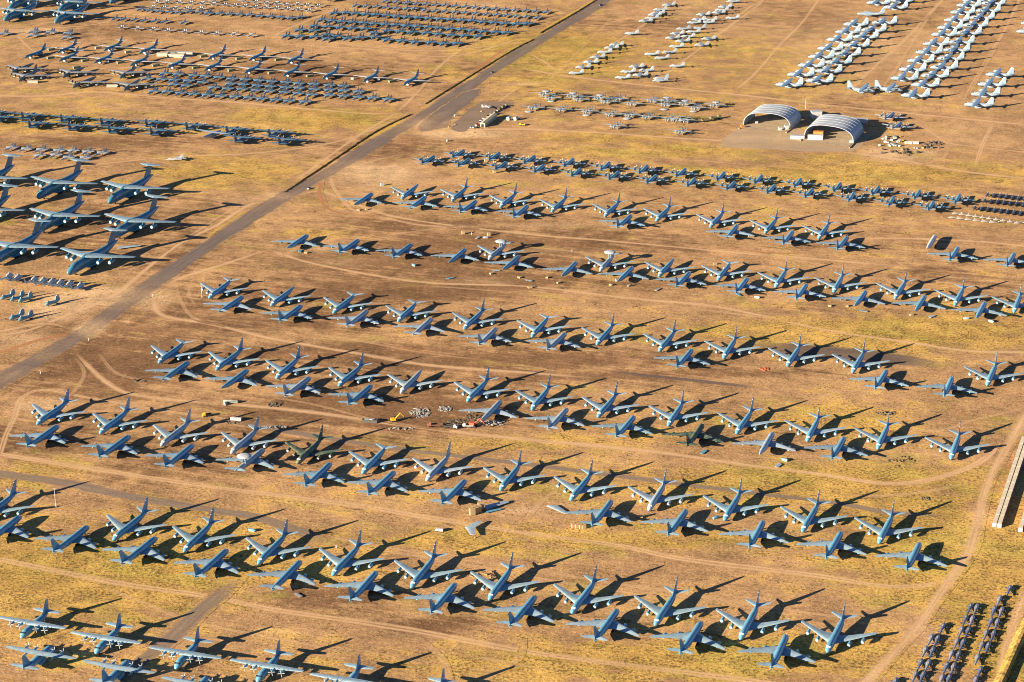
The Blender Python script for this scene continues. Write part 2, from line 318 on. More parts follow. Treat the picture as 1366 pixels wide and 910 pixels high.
def make_bomber():
    X = 22.0
    f = MB().body([(X, 3.1, .08, .08), (X-2, 3.1, .6, .6), (X-5, 3.4, 1.1, 1.25), (X-7.5, 3.7, 1.25, 1.5), (X-14, 3.6, 1.5, 1.4), (X-18, 3.4, 2.6, 1.3), (X-27, 3.4, 2.9, 1.3), (X-34, 3.7, 1.6, 1.2), (X-40, 4.0, .9, .9), (X-44.3, 4.2, .15, .15)], 16)
    gl = MB()
    for s in (-1, 1): gl.foil([(X-11, s*1.0, 3.4, 16, .9), (X-18, s*3.6, 3.4, 9, .9)])
    P_ = [P('fuselage', f.mesh('bomber_fuselage', PAINT), P('cockpit_window', MB().box((X-6.0, 0, 4.9), (1.4, 1.5, .4)).mesh('bomber_windows', GLASS, False)))]
    P_.append(P('wing_glove', gl.mesh('bomber_glove', PAINT)))
    wl = [(X-18.5, 2.5, 3.5, 5.6, .6), (X-23.0, 20.4, 3.5, 2.3, .25), (X-23.5, 20.9, 3.5, 1.5, .1)]
    for s, w in ((1, wl), (-1, flip(wl))):
        P_.append(P('wing', MB().foil(w).mesh('bomber_wing', WING), key='wing%d' % s))
        n = MB().body([(X-21.5, 2.2, 1.45, .85, s*2.6), (X-24, 2.2, 1.5, .95, s*2.6), (X-30, 2.3, 1.4, .9, s*2.6), (X-32.5, 2.4, 1.1, .6, s*2.6)], 12, .6)
        c = MB().body([(X-21.3, 2.2, 1.3, .75, s*2.6), (X-21.6, 2.2, 1.3, .75, s*2.6)], 12, .6)
        P_.append(P('engine', n.mesh('bomber_engine', PAINT), P('intake_cover', c.mesh('bomber_cover', COVER)), key='engine'))
        P_.append(P('main_gear', gear(X-24.5, s*2.2, 2, .6).mesh('bomber_gear', DARK)))
    P_.append(P('tail_fin', MB().foil([(X-33.5, 0, 4.4, 9, .7), (X-41.2, 0, 10.0, 3.2, .3), (X-41.8, 0, 10.4, 2.4, .2)], 'v').mesh('bomber_fin', PAINT)))
    tl = [(X-37.6, .2, 6.3, 5.0, .4), (X-41.8, 6.8, 6.3, 1.9, .15)]
    for w in (tl, flip(tl)): P_.append(P('tailplane', MB().foil(w).mesh('bomber_tailplane', WING)))
    P_.append(P('nose_gear', gear(X-8.5, 0, 2.4, .45, 1).mesh('bomber_gear', DARK)))
    P_.append(P('protective_cover', MB().body([(X-12, 1.1, .9, 1.0), (X-12.2, 1.1, 1.3, 1.1), (X-15, 1.1, 1.3, 1.1), (X-15.2, 1.1, .9, 1.0)], 10, .5).mesh('bomber_cover_low', COVER)))
    return P_, (X, 3.2)

def make_heavy_bomber():
    X = 24.0
    f = MB().body([(X, 3.0, .3, .3), (X-1.2, 3.2, 1.1, 1.2), (X-4, 3.7, 1.5, 2.0), (X-8, 3.9, 1.55, 2.15), (X-30, 3.9, 1.55, 2.15), (X-40, 4.2, 1.2, 1.7), (X-47, 4.6, .7, .9), (X-48, 4.6, .3, .3)], 16, .75)
    P_ = [P('fuselage', f.mesh('heavy_fuselage', PAINT), P('cockpit_window', MB().box((X-3.6, 0, 5.5), (1.2, 2.1, .5)).mesh('heavy_windows', GLASS, False)))]
    wl = [(X-12, 1.0, 5.3, 11, 1.3), (X-21, 12, 4.9, 7.4, .8), (X-33.2, 28.0, 3.6, 3.4, .3)]
    for s, w in ((1, wl), (-1, flip(wl))):
        P_.append(P('wing', MB().foil(w).mesh('heavy_wing', WING), key='wing%d' % s))
        for y, x0, z in ((9.5, X-15.5, 2.9), (17.5, X-21.5, 2.5)):
            e = MB()
            for d in (-.65, .65): e.body([(x0, z, .55, .55, s*y + d), (x0-.6, z, .66, .66, s*y + d), (x0-3.4, z, .6, .6, s*y + d), (x0-4.6, z, .3, .3, s*y + d)], 10)
            e.box((x0-3.4, s*y, z + 1.1), (3.2, .3, 1.7))
            c = MB()
            for d in (-.65, .65): c.body([(x0 + .1, z, .45, .45, s*y + d), (x0 - .05, z, .5, .5, s*y + d)], 10)
            P_.append(P('engine_pod', e.mesh('heavy_pod', PAINT), P('intake_cover', c.mesh('heavy_cover', COVER)), key='engine'))
        P_.append(P('fuel_tank', MB().body([(X-24.5, 2.9, .1, .1, s*24), (X-26, 2.9, .5, .5, s*24), (X-30, 2.9, .5, .5, s*24), (X-33, 2.9, .05, .05, s*24)], 8).mesh('heavy_tank', PAINT)))
    P_.append(P('tail_fin', MB().foil([(X-35, 0, 5.6, 11, .8), (X-41.8, 0, 12.0, 5.6, .4), (X-42.4, 0, 12.4, 4.8, .2)], 'v').mesh('heavy_fin', PAINT)))
    tl = [(X-40, .5, 4.9, 6.5, .5), (X-43.8, 8.4, 4.9, 2.8, .2)]
    for w in (tl, flip(tl)): P_.append(P('tailplane', MB().foil(w).mesh('heavy_tailplane', WING)))
    P_.append(P('landing_gear', MB().box((X-13, 0, .8), (2.6, 3, 1.6)).box((X-27, 0, .8), (2.6, 3, 1.6)).mesh('heavy_gear', DARK, False)))
    return P_, (X, 3.1)

def fighter_bits(single=False, twin=True):
    X = 9.5
    b = MB().body([(X, 2.0, .05, .05), (X-1.5, 2.0, .38, .38), (X-3.6, 2.15, .62, .72), (X-5.5, 2.2, .8, .85), (X-7, 2.1, 1.55, .8), (X-14, 2.05, 1.6, .7), (X-17, 2.0, 1.35, .55), (X-18.6, 2.0, 1.0, .45)], 12, .8)
    wl = [(X-7.6, 1.2, 2.35, 7.8, .35), (X-12.3, 6.2, 2.3, 2.3, .14), (X-12.9, 6.5, 2.3, 1.5, .05)]
    if not twin: wl = [(X-6.5, .9, 2.35, 7.0, .32), (X-10.6, 4.8, 2.3, 1.9, .1)]
    fins = []
    for s in ((-1, 1) if twin else (0,)):
        fins.append([(X-13.0, s*1.35, 2.6, 4.6, .22), (X-16.3, s*1.5, 5.5, 1.9, .1)])
    tl = [(X-15.4, 1.3, 2.0, 3.6, .2), (X-17.8, 4.2, 2.0, 1.5, .08)]
    can = MB().body([(X-3.4, 2.75, .05, .05), (X-4.2, 2.95, .4, .4), (X-5.6, 2.95, .42, .42), (X-7.2, 2.8, .1, .1)], 10)
    g = MB()
    for x, y in ((X-5, 0), (X-11.5, 1.3), (X-11.5, -1.3)): g.tube((x, y, 0), (x, y, 1.6), .18, .1, 6)
    return X, b, wl, fins, tl, can, g
def make_fighter(twin=True):
    X, b, wl, fins, tl, can, g = fighter_bits(twin=twin)
    P_ = [P('fuselage', b.mesh('fighter_body', PAINT)), P('canopy', can.mesh('fighter_canopy', COVER))]
    for w in (wl, flip(wl)): P_.append(P('wing', MB().foil(w).mesh('fighter_wing', WING)))
    for w in fins: P_.append(P('tail_fin', MB().foil(w, 'v').mesh('fighter_fin', PAINT)))
    for w in (tl, flip(tl)): P_.append(P('tailplane', MB().foil(w).mesh('fighter_tail', WING)))
    P_.append(P('landing_gear', g.mesh('fighter_gear', DARK)))
    return P_, (X, 2.0)
def make_fighter_one(twin=True, m=None):
    X, b, wl, fins, tl, can, g = fighter_bits(twin=twin)
    b.foil(wl).foil(flip(wl)).foil(tl).foil(flip(tl))
    for w in fins: b.foil(w, 'v')
    b.v += can.v; n = len(b.v) - len(can.v); b.f += [tuple(i + n for i in q) for q in can.f]
    n = len(b.v); b.v += g.v; b.f += [tuple(i + n for i in q) for q in g.f]
    return b.mesh('small_fighter', PAINT), (X, 2.0)
def make_attack_one():
    """straight-winged twin-engined attack jet, one small mesh"""
    X = 8
    b = MB().body([(X, 2.1, .2, .2), (X-2, 2.2, .6, .7), (X-6, 2.3, .7, .85), (X-11, 2.4, .55, .65), (X-16, 2.6, .2, .2)], 10)
    wl = [(X-5.2, .5, 1.9, 3.0, .4), (X-5.8, 8.4, 2.6, 1.9, .2)]
    b.foil(wl).foil(flip(wl))
    tl = [(X-13.6, 0, 2.7, 2.0, .2), (X-13.8, 2.9, 2.7, 1.5, .12)]
    b.foil(tl).foil(flip(tl))
    for s in (-1, 1):
        b.foil([(X-13.4, s*2.85, 2.3, 2.2, .2), (X-14, s*2.85, 4.5, 1.4, .1)], 'v')
        b.body([(X-8.6, 3.7, .65, .65, s*1.2), (X-10, 3.7, .7, .7, s*1.2), (X-12.4, 3.7, .4, .4, s*1.2)], 8)
    b.tube((X-3, 0, 0), (X-3, 0, 1.7), .15, n=6).tube((X-7, 2.4, 0), (X-7, 2.4, 1.8), .2, n=6).tube((X-7, -2.4, 0), (X-7, -2.4, 1.8), .2, n=6)
    return b.mesh('attack_jet', PAINT), (X, 2.1)

def make_navy_jet():
    X = 8.2
    b = MB().body([(X, 2.1, .1, .1), (X-.8, 2.2, .7, .7), (X-2.6, 2.5, 1.05, 1.2), (X-5, 2.6, 1.15, 1.3), (X-10, 2.6, 1.1, 1.2), (X-14, 2.8, .6, .7), (X-16.2, 3.0, .1, .1)], 12)
    P_ = [P('fuselage', b.mesh('navy_body', PAINT), P('canopy', MB().body([(X-2.0, 3.3, .1, .1), (X-3, 3.6, .8, .4), (X-4.6, 3.7, .7, .3), (X-5.4, 3.7, .1, .1)], 10).mesh('navy_canopy', COVER)))]
    wl = [(X-5.2, .9, 3.4, 4.2, .5), (X-7.2, 10.0, 3.4, 1.8, .2)]
    for s, w in ((1, wl), (-1, flip(wl))):
        P_.append(P('wing', MB().foil(w).mesh('navy_wing', PAINT), key='wing%d' % s))
        P_.append(P('engine', MB().body([(X-4.6, 2.0, .62, .62, s*2.4), (X-5.4, 2.0, .72, .72, s*2.4), (X-7.6, 2.0, .45, .45, s*2.4)], 10).mesh('navy_engine', PAINT)))
    P_.append(P('tail_fin', MB().foil([(X-11.5, 0, 3.2, 4.6, .35), (X-14.4, 0, 6.8, 2.1, .15)], 'v').mesh('navy_fin', PAINT)))
    tl = [(X-13.4, .3, 3.3, 2.6, .25), (X-14.8, 4.1, 3.3, 1.4, .1)]
    for w in (tl, flip(tl)): P_.append(P('tailplane', MB().foil(w).mesh('navy_tailplane', PAINT)))
    g = MB()
    for x, y in ((X-2.5, 0), (X-8, 1.2), (X-8, -1.2)): g.tube((x, y, 0), (x, y, 2.0), .2, .1, 6)
    P_.append(P('landing_gear', g.mesh('navy_gear', DARK)))
    return P_, (X, 2.3)

def make_radar_plane():
    X = 8.5
    f = MB().body([(X, 2.3, .2, .2), (X-1, 2.4, .85, .9), (X-3, 2.6, 1.1, 1.2), (X-10, 2.6, 1.1, 1.2), (X-16, 2.9, .4, .5), (X-17, 3, .1, .1)], 12)
    P_ = [P('fuselage', f.mesh('radar_body', PAINT))]
    wl = [(X-4.6, .6, 3.6, 3.9, .55), (X-5.6, 12.2, 3.9, 1.5, .18)]
    for s, w in ((1, wl), (-1, flip(wl))):
        P_.append(P('wing', MB().foil(w).mesh('radar_wing', WING), key='wing%d' % s))
        e = MB().body([(X-2.0, 3.3, .3, .3, s*3.2), (X-2.6, 3.3, .6, .65, s*3.2), (X-6, 3.2, .6, .7, s*3.2), (X-9, 3.2, .2, .3, s*3.2)], 10)
        P_.append(P('engine', e.mesh('radar_engine', PAINT), P('propeller', propeller(X-1.9, s*3.2, 3.3, 4.1).mesh('radar_propeller', TINT, False)), key='engine%d' % s))
        P_.append(P('main_gear', gear(X-6, s*3.2, 2.8, .45, 1).mesh('radar_gear', DARK)))
    tl = [(X-13.8, 0, 3.6, 2.6, .2), (X-14.2, 4.0, 3.9, 1.8, .15)]
    for w in (tl, flip(tl)): P_.append(P('tailplane', MB().foil(w).mesh('radar_tailplane', WING)))
    for y in (-4, -1.4, 1.4, 4): P_.append(P('tail_fin', MB().foil([(X-14, y, 3.0, 2.2, .15), (X-14.6, y, 5.6, 1.4, .1)], 'v').mesh('radar_fin', PAINT)))
    prof = [(0.02, .42), (1.8, .38), (3.1, .2), (3.65, 0), (3.1, -.2), (1.8, -.38), (.02, -.42)]; n = 20
    d = MB().rings([[(X-8.6 + r*math.cos(2*math.pi*j/n), r*math.sin(2*math.pi*j/n), 5.45 + z) for j in range(n)] for r, z in prof])
    st = MB().box((X-8.6, 0, 4.5), (1.6, .5, 1.9))
    P_.append(P('radar_dome', d.mesh('radar_dome', COVER), P('dome_strut', st.mesh('radar_strut', PAINT, False))))
    P_.append(P('nose_gear', gear(X-2, 0, 1.6, .35, 1).mesh('radar_gear', DARK)))
    return P_, (X, 2.4)

def make_light_heli():
    X = 6.0
    b = MB().body([(X, 1.5, .2, .2), (X-.6, 1.5, .7, .65), (X-2, 1.75, .95, 1.05), (X-4.5, 1.9, 1.1, 1.2), (X-6.5, 2.0, .95, 1.0), (X-8.6, 2.2, .55, .6), (X-13, 2.5, .35, .4)], 10)
    P_ = [P('fuselage', b.mesh('heli_body', PAINT), P('engine_cowling', MB().body([(X-2.6, 2.8, .1, .1), (X-3.6, 3.0, .7, .5), (X-6.2, 3.0, .7, .45), (X-7.6, 2.7, .1, .1)], 8).mesh('heli_cowling', PAINT)))]
    P_.append(P('tail_fin', MB().foil([(X-12.0, 0, 2.5, 1.9, .25), (X-13.4, 0, 4.3, 1.1, .15)], 'v').mesh('heli_fin', PAINT)))
    P_.append(P('tailplane', MB().foil([(X-10, -1.5, 2.5, 1.0, .12), (X-10, 1.5, 2.5, 1.0, .12)]).mesh('heli_tailplane', PAINT)))
    P_.append(P('stub_wing', MB().foil([(X-4.0, -2.1, 1.9, 1.2, .3), (X-4.0, 2.1, 1.9, 1.2, .3)]).mesh('heli_stub', PAINT)))
    P_.append(P('rotor_mast', MB().tube((X-4.9, 0, 3.2), (X-4.9, 0, 3.9), .2, n=6).box((X-4.9, 0, 3.95), (1.6, .7, .2)).mesh('heli_mast', STEEL, False)))
    s = MB()
    for y in (-1.05, 1.05): s.tube((X-2.2, y, .12), (X-6.4, y, .12), .1, n=6)
    for x in (X-3.2, X-5.4):
        for y in (-1.05, 1.05): s.tube((x, y, .12), (x, y*.4, 1.2), .07, n=5)
    P_.append(P('landing_skid', s.mesh('heli_skid', DARK)))
    return P_, (0, 2.5)
def make_heavy_heli():
    X = 8
    b = MB().body([(X, 2.2, .3, .3), (X-1, 2.3, 1.1, 1.2), (X-3, 2.5, 1.35, 1.6), (X-11, 2.6, 1.35, 1.6), (X-14, 3.2, .9, 1.0), (X-20.5, 3.9, .35, .45)], 12, .85)
    P_ = [P('fuselage', b.mesh('heavy_heli_body', PAINT))]
    P_.append(P('engine_cowling', MB().body([(X-3.4, 4.4, .3, .2), (X-4.6, 4.7, 1.5, .8), (X-8.6, 4.7, 1.5, .8), (X-11.5, 4.2, .5, .4)], 10).mesh('heavy_heli_cowl', COVER)))
    P_.append(P('sponson', MB().body([(X-5, 1.7, .2, .2, 2.0), (X-6, 1.7, .9, .7, 2.0), (X-11, 1.7, .9, .7, 2.0), (X-12, 1.7, .2, .2, 2.0)], 8).body([(X-5, 1.7, .2, .2, -2.0), (X-6, 1.7, .9, .7, -2.0), (X-11, 1.7, .9, .7, -2.0), (X-12, 1.7, .2, .2, -2.0)], 8).mesh('heavy_heli_sponson', COVER)))
    P_.append(P('tail_fin', MB().foil([(X-18.4, 0, 3.8, 2.8, .4), (X-20.6, .8, 7.6, 1.6, .25)], 'v').mesh('heavy_heli_fin', PAINT)))
    P_.append(P('rotor_hub', MB().tube((X-6.6, 0, 5.3), (X-6.6, 0, 6.2), .35, n=8).tube((X-6.6, 0, 6.2), (X-6.6, 0, 6.5), .9, n=10).mesh('heavy_heli_hub', STEEL)))
    P_.append(P('landing_gear', gear(X-3, 0, 1, .35, 1).tube((X-9, -2, .4), (X-9, 2, .4), .4, n=8).mesh('heavy_heli_gear', DARK)))
    return P_, (0, 2.5)
def make_tandem_heli():
    X = 7
    b = MB().body([(X, 1.8, .3, .3), (X-.8, 1.9, .95, 1.0), (X-2.5, 2.1, 1.2, 1.3), (X-10, 2.2, 1.2, 1.3), (X-13, 2.8, .9, .9), (X-13.8, 3, .3, .3)], 12, .8)
    P_ = [P('fuselage', b.mesh('tandem_body', PAINT))]
    P_.append(P('rear_pylon', MB().foil([(X-8.6, 0, 3.0, 5.4, 2.0), (X-9.4, 0, 4.6, 4.4, 1.6), (X-10.2, 0, 6.2, 3.0, 1.0)], 'v').mesh('tandem_rear', PAINT)))
    P_.append(P('front_pylon', MB().body([(X-1.2, 3.1, .2, .2), (X-2, 3.5, .7, .6), (X-3.4, 3.5, .7, .6), (X-4.6, 3.2, .2, .2)], 8).mesh('tandem_front', PAINT)))
    P_.append(P('rotor_hub', MB().tube((X-2.6, 0, 4.0), (X-2.6, 0, 4.7), .5, n=8).tube((X-11.4, 0, 6.2), (X-11.4, 0, 6.9), .5, n=8).mesh('tandem_hub', STEEL)))
    P_.append(P('landing_gear', gear(X-3, 0, 1, .35, 1).tube((X-10.5, -1.6, .4), (X-10.5, 1.6, .4), .4, n=8).mesh('tandem_gear', DARK)))
    return P_, (0, 2.5)
TANKER, DOME, TN = make_tanker()
AIRL, AN = make_airlifter(); TURBO, UN = make_turboprop(); PATROL, PN = make_patrol()
BOMB, BN = make_bomber(); HEAVY, HN = make_heavy_bomber()
FIGHT, FN = make_fighter(); FIGHT1, _ = make_fighter_one(); FIGHT1S, _ = make_fighter_one(False); ATTACK, KN = make_attack_one()
NAVY, NN = make_navy_jet(); RADAR, RN = make_radar_plane()
LHELI, LN = make_light_heli(); HHELI, _ = make_heavy_heli(); THELI, _ = make_tandem_heli()
# ------------------------------------------------------------------ ground: one sheet, with wear that belongs to the soil itself
def blob(u, v, ru, rv, ch, k):
    c = G(u, v); a = G(u + ru, v); b = G(u, v - rv)
    return (c.x, c.y, (a - c).length, (b - c).length, ch, k)
BLOBS = [blob(*q) for q in [
 # golden grass
 (110, 760, 260, 55, 0, .8), (930, 880, 420, 28, 0, .7), (1250, 715, 130, 80, 0, .9), (1330, 840, 70, 90, 0, 1), (1080, 640, 240, 26, 0, .8), (640, 592, 170, 16, 0, .5), (735, 70, 120, 42, 0, .9),
 (1000, 70, 160, 60, 0, .5), (420, 158, 130, 16, 0, .8), (300, 228, 110, 22, 0, .7), (1150, 232, 280, 15, 0, .7), (900, 200, 160, 10, 0, .8), (1180, 445, 220, 24, 0, .8), (640, 168, 40, 10, 0, .3),
 (640, 45, 90, 14, 0, .3), (590, 95, 70, 12, 0, .7), (430, 310, 60, 10, 0, .6), (60, 160, 120, 14, 0, .6), (640, 720, 200, 20, 0, .5), (850, 720, 220, 14, 0, .6), (240, 690, 120, 24, 0, .4), (40, 630, 60, 18, 0, .6), (1000, 440, 120, 16, 0, .5),
 (1150, 210, 180, 14, 0, .5), (790, 185, 130, 8, 0, .6), (1050, 560, 200, 16, 0, .4), (420, 720, 120, 20, 0, .4), (150, 110, 200, 30, 0, .4),
 # bare brown soil
 (170, 480, 110, 42, 1, .9), (400, 470, 220, 14, 1, .7), (470, 548, 210, 20, 1, .9), (560, 556, 100, 16, 1, .9), (130, 440, 80, 12, 1, .7), (660, 325, 260, 16, 1, .5), (520, 345, 260, 26, 1, .5), (560, 300, 220, 12, 1, .4), (330, 430, 240, 16, 1, .5),
 (640, 480, 330, 14, 1, .6), (880, 500, 300, 8, 1, .5), (600, 360, 380, 20, 1, .35), (960, 30, 300, 14, 1, .5), (430, 795, 90, 12, 1, .9), (570, 835, 60, 12, 1, .6), (120, 190, 160, 8, 1, .6), (480, 390, 300, 12, 1, .5), (1230, 365, 60, 14, 1, .4), (250, 350, 90, 20, 1, .35), (1010, 330, 300, 8, 1, .35),
 (110, 40, 160, 12, 1, .3), (360, 105, 260, 22, 1, .5), (560, 200, 200, 20, 1, .35), (250, 420, 120, 20, 1, .5), (60, 590, 110, 24, 1, .5), (330, 590, 220, 40, 1, .45), (300, 510, 260, 30, 1, .4), (620, 90, 70, 12, 1, .3), (180, 300, 140, 40, 1, .35), (660, 380, 300, 10, 1, .5),
 # pale dust
 (80, 408, 60, 22, 2, .8), (140, 395, 60, 16, 2, .8), (205, 400, 40, 18, 2, .6), (500, 232, 70, 20, 2, .7), (620, 178, 70, 8, 2, .8), (30, 455, 60, 20, 2, .5), (560, 165, 30, 10, 2, .6), (1200, 205, 60, 12, 2, .7), (1050, 192, 110, 9, 2, .6), (370, 262, 30, 8, 2, .6), (700, 680, 40, 8, 2, .6), (640, 375, 90, 8, 2, .4), (430, 350, 90, 10, 2, .4),
 (330, 270, 40, 12, 2, .4), (1310, 690, 30, 20, 2, .5), (1230, 850, 30, 30, 2, .4), (50, 42, 60, 6, 2, .6), (1130, 610, 250, 12, 2, .3), (420, 330, 60, 10, 2, .5), (720, 300, 260, 6, 2, .4), (60, 540, 60, 14, 2, .5), (640, 10, 60, 8, 2, .5), (560, 60, 200, 6, 2, .2),
 (690, 335, 160, 10, 2, .35), (1150, 60, 260, 60, 2, .38), (950, 20, 140, 30, 2, .35), (250, 60, 300, 60, 2, .3), (1300, 180, 120, 30, 2, .35), (120, 438, 26, 14, 2, .8), (60, 474, 26, 12, 2, .5), (20, 500, 30, 12, 2, .4), (385, 262, 14, 5, 2, .6), (585, 165, 20, 8, 2, .6), (540, 178, 20, 5, 2, .35), (700, 112, 30, 3, 2, .5)]]
WEEDS = []
def patch(x, y):
    x = np.asarray(x, float); y = np.asarray(y, float); o = np.zeros(x.shape + (4,))
    for cx, cy, ra, rb, ch, k in BLOBS + WEEDS:
        d = ((x - cx)/ra)**2 + ((y - cy)/rb)**2
        o[..., ch] = np.maximum(o[..., ch], k*np.exp(-d*.9))
    return np.clip(o, 0, 1)
def N(nt, t, **kw):
    n = nt.nodes.new(t)
    for k, v in kw.items(): setattr(n, k, v)
    return n
def ground_group():
    g = bpy.data.node_groups.new('soil_colour', 'ShaderNodeTree')
    g.interface.new_socket('Color', in_out='OUTPUT', socket_type='NodeSocketColor')
    g.interface.new_socket('Height', in_out='OUTPUT', socket_type='NodeSocketFloat')
    L = g.links.new
    out = N(g, 'NodeGroupOutput'); geo = N(g, 'ShaderNodeNewGeometry'); at = N(g, 'ShaderNodeAttribute', attribute_name='patch')
    sep = N(g, 'ShaderNodeSeparateColor'); L(at.outputs['Color'], sep.inputs[0])
    def noise(scale, det=5, rough=.6, vec=None, dist=0):
        n = N(g, 'ShaderNodeTexNoise'); n.inputs['Scale'].default_value = scale; n.inputs['Detail'].default_value = det; n.inputs['Roughness'].default_value = rough; n.inputs['Distortion'].default_value = dist
        L(vec or geo.outputs['Position'], n.inputs['Vector']); return n.outputs['Fac']
    def mp(sx, sy, rot):
        m = N(g, 'ShaderNodeMapping'); m.vector_type = 'POINT'; m.inputs['Rotation'].default_value = (0, 0, R(rot)); m.inputs['Scale'].default_value = (sx, sy, 1)
        v = N(g, 'ShaderNodeVectorRotate', rotation_type='Z_AXIS'); v.inputs['Angle'].default_value = R(rot); L(geo.outputs['Position'], v.inputs['Vector'])
        m.inputs['Rotation'].default_value = (0, 0, 0); L(v.outputs[0], m.inputs['Vector']); return m.outputs[0]
    def lin(*terms, c=0.0):
        cur = None
        for s, k in terms:
            m = N(g, 'ShaderNodeMath', operation='MULTIPLY_ADD'); L(s, m.inputs[0]); m.inputs[1].default_value = k
            if cur is None: m.inputs[2].default_value = c
            else: L(cur, m.inputs[2])
            cur = m.outputs[0]
        return cur
    def ramp(s, a, b, lo=0.0, hi=1.0):
        m = N(g, 'ShaderNodeMapRange', interpolation_type='SMOOTHSTEP'); L(s, m.inputs[0])
        for i, v in enumerate((a, b, lo, hi)): m.inputs[i + 1].default_value = v
        return m.outputs[0]
    def mix(f, a, b, k=None):
        m = N(g, 'ShaderNodeMix', data_type='RGBA'); L(f, m.inputs[0])
        for s, i in ((a, 6), (b, 7)):
            if isinstance(s, tuple): m.inputs[i].default_value = (*s, 1)
            else: L(s, m.inputs[i])
        return m.outputs[2]
    big = noise(.011, 5, .6); big2 = noise(.006, 4, .6, mp(1, 1, 40)); med = noise(.045, 7, .68); med2 = noise(.07, 6, .66, mp(1, 1, 75))
    streak = noise(1, 6, .62, mp(.010, .16, 20.2), .4); streak2 = noise(1, 5, .6, mp(.03, .55, 19), .3)
    fine = noise(.33, 6, .72); fine2 = noise(1.3, 4, .75); tuft = noise(.55, 3, .6, mp(1, 1, 10))
    gold = ramp(lin((med, .65), (big, .40), (streak, .30), (sep.outputs[0], .32), (sep.outputs[1], -.30), (sep.outputs[2], -.3)), .68, .84)
    brown = ramp(lin((streak, .6), (big2, .5), (med2, .45), (sep.outputs[1], .42), (sep.outputs[0], -.12)), .79, 1.0)
    dust = ramp(lin((sep.outputs[2], .8), (med2, .5), (streak, .35)), .58, .98)
    col = mix(gold, C_TAN, C_GOLD)
    col = mix(brown, col, C_BROWN)
    col = mix(dust, col, C_DUST)
    red = ramp(noise(.02, 5, .65, mp(1, 2.5, 20)), .56, .74, 0, .55); col = mix(red, col, C_RED)
    olive = ramp(lin((noise(.017, 5, .65, mp(1, 2.2, 25)), 1), (sep.outputs[0], .12), (sep.outputs[1], -.1)), .54, .70, 0, .7); col = mix(olive, col, C_OLIVE)
    straw = ramp(noise(.024, 6, .7, mp(1, 3, 20)), .58, .72, 0, .6); col = mix(straw, col, C_PALE)
    # dry tufts and weeds
    weed = ramp(lin((at.outputs['Alpha'], .55), (tuft, .6)), .60, .85); col = mix(weed, col, C_WEED)
    sp = ramp(lin((tuft, .5), (fine, .35), (med2, .3), (gold, .04)), .585, .70, 0, .8); col = mix(sp, col, C_DARK)
    hl = ramp(lin((fine2, .6), (fine, .4)), .53, .66, 0, .6); col = mix(hl, col, C_STRAW)
    val = lin((ramp(fine, .32, .68), .44), (ramp(streak2, .3, .7), .22), (ramp(fine2, .32, .68), .42), (ramp(big, .38, .62), .24), (ramp(med, .36, .64), .34), c=.22)
    sc = N(g, 'ShaderNodeVectorMath', operation='SCALE'); L(col, sc.inputs[0]); L(val, sc.inputs['Scale'])
    L(sc.outputs[0], out.inputs[0]); L(lin((fine, .6), (fine2, .25), (tuft, .5)), out.inputs[1])
    return g
C_TAN = (.40, .25, .128); C_GOLD = (.48, .315, .09); C_BROWN = (.195, .112, .06); C_DUST = (.54, .375, .215); C_RED = (.36, .19, .09); C_OLIVE = (.40, .32, .075); C_PALE = (.54, .385, .17); C_WEED = (.21, .21, .05); C_DARK = (.075, .05, .025); C_STRAW = (.64, .455, .19)
SOIL = ground_group()
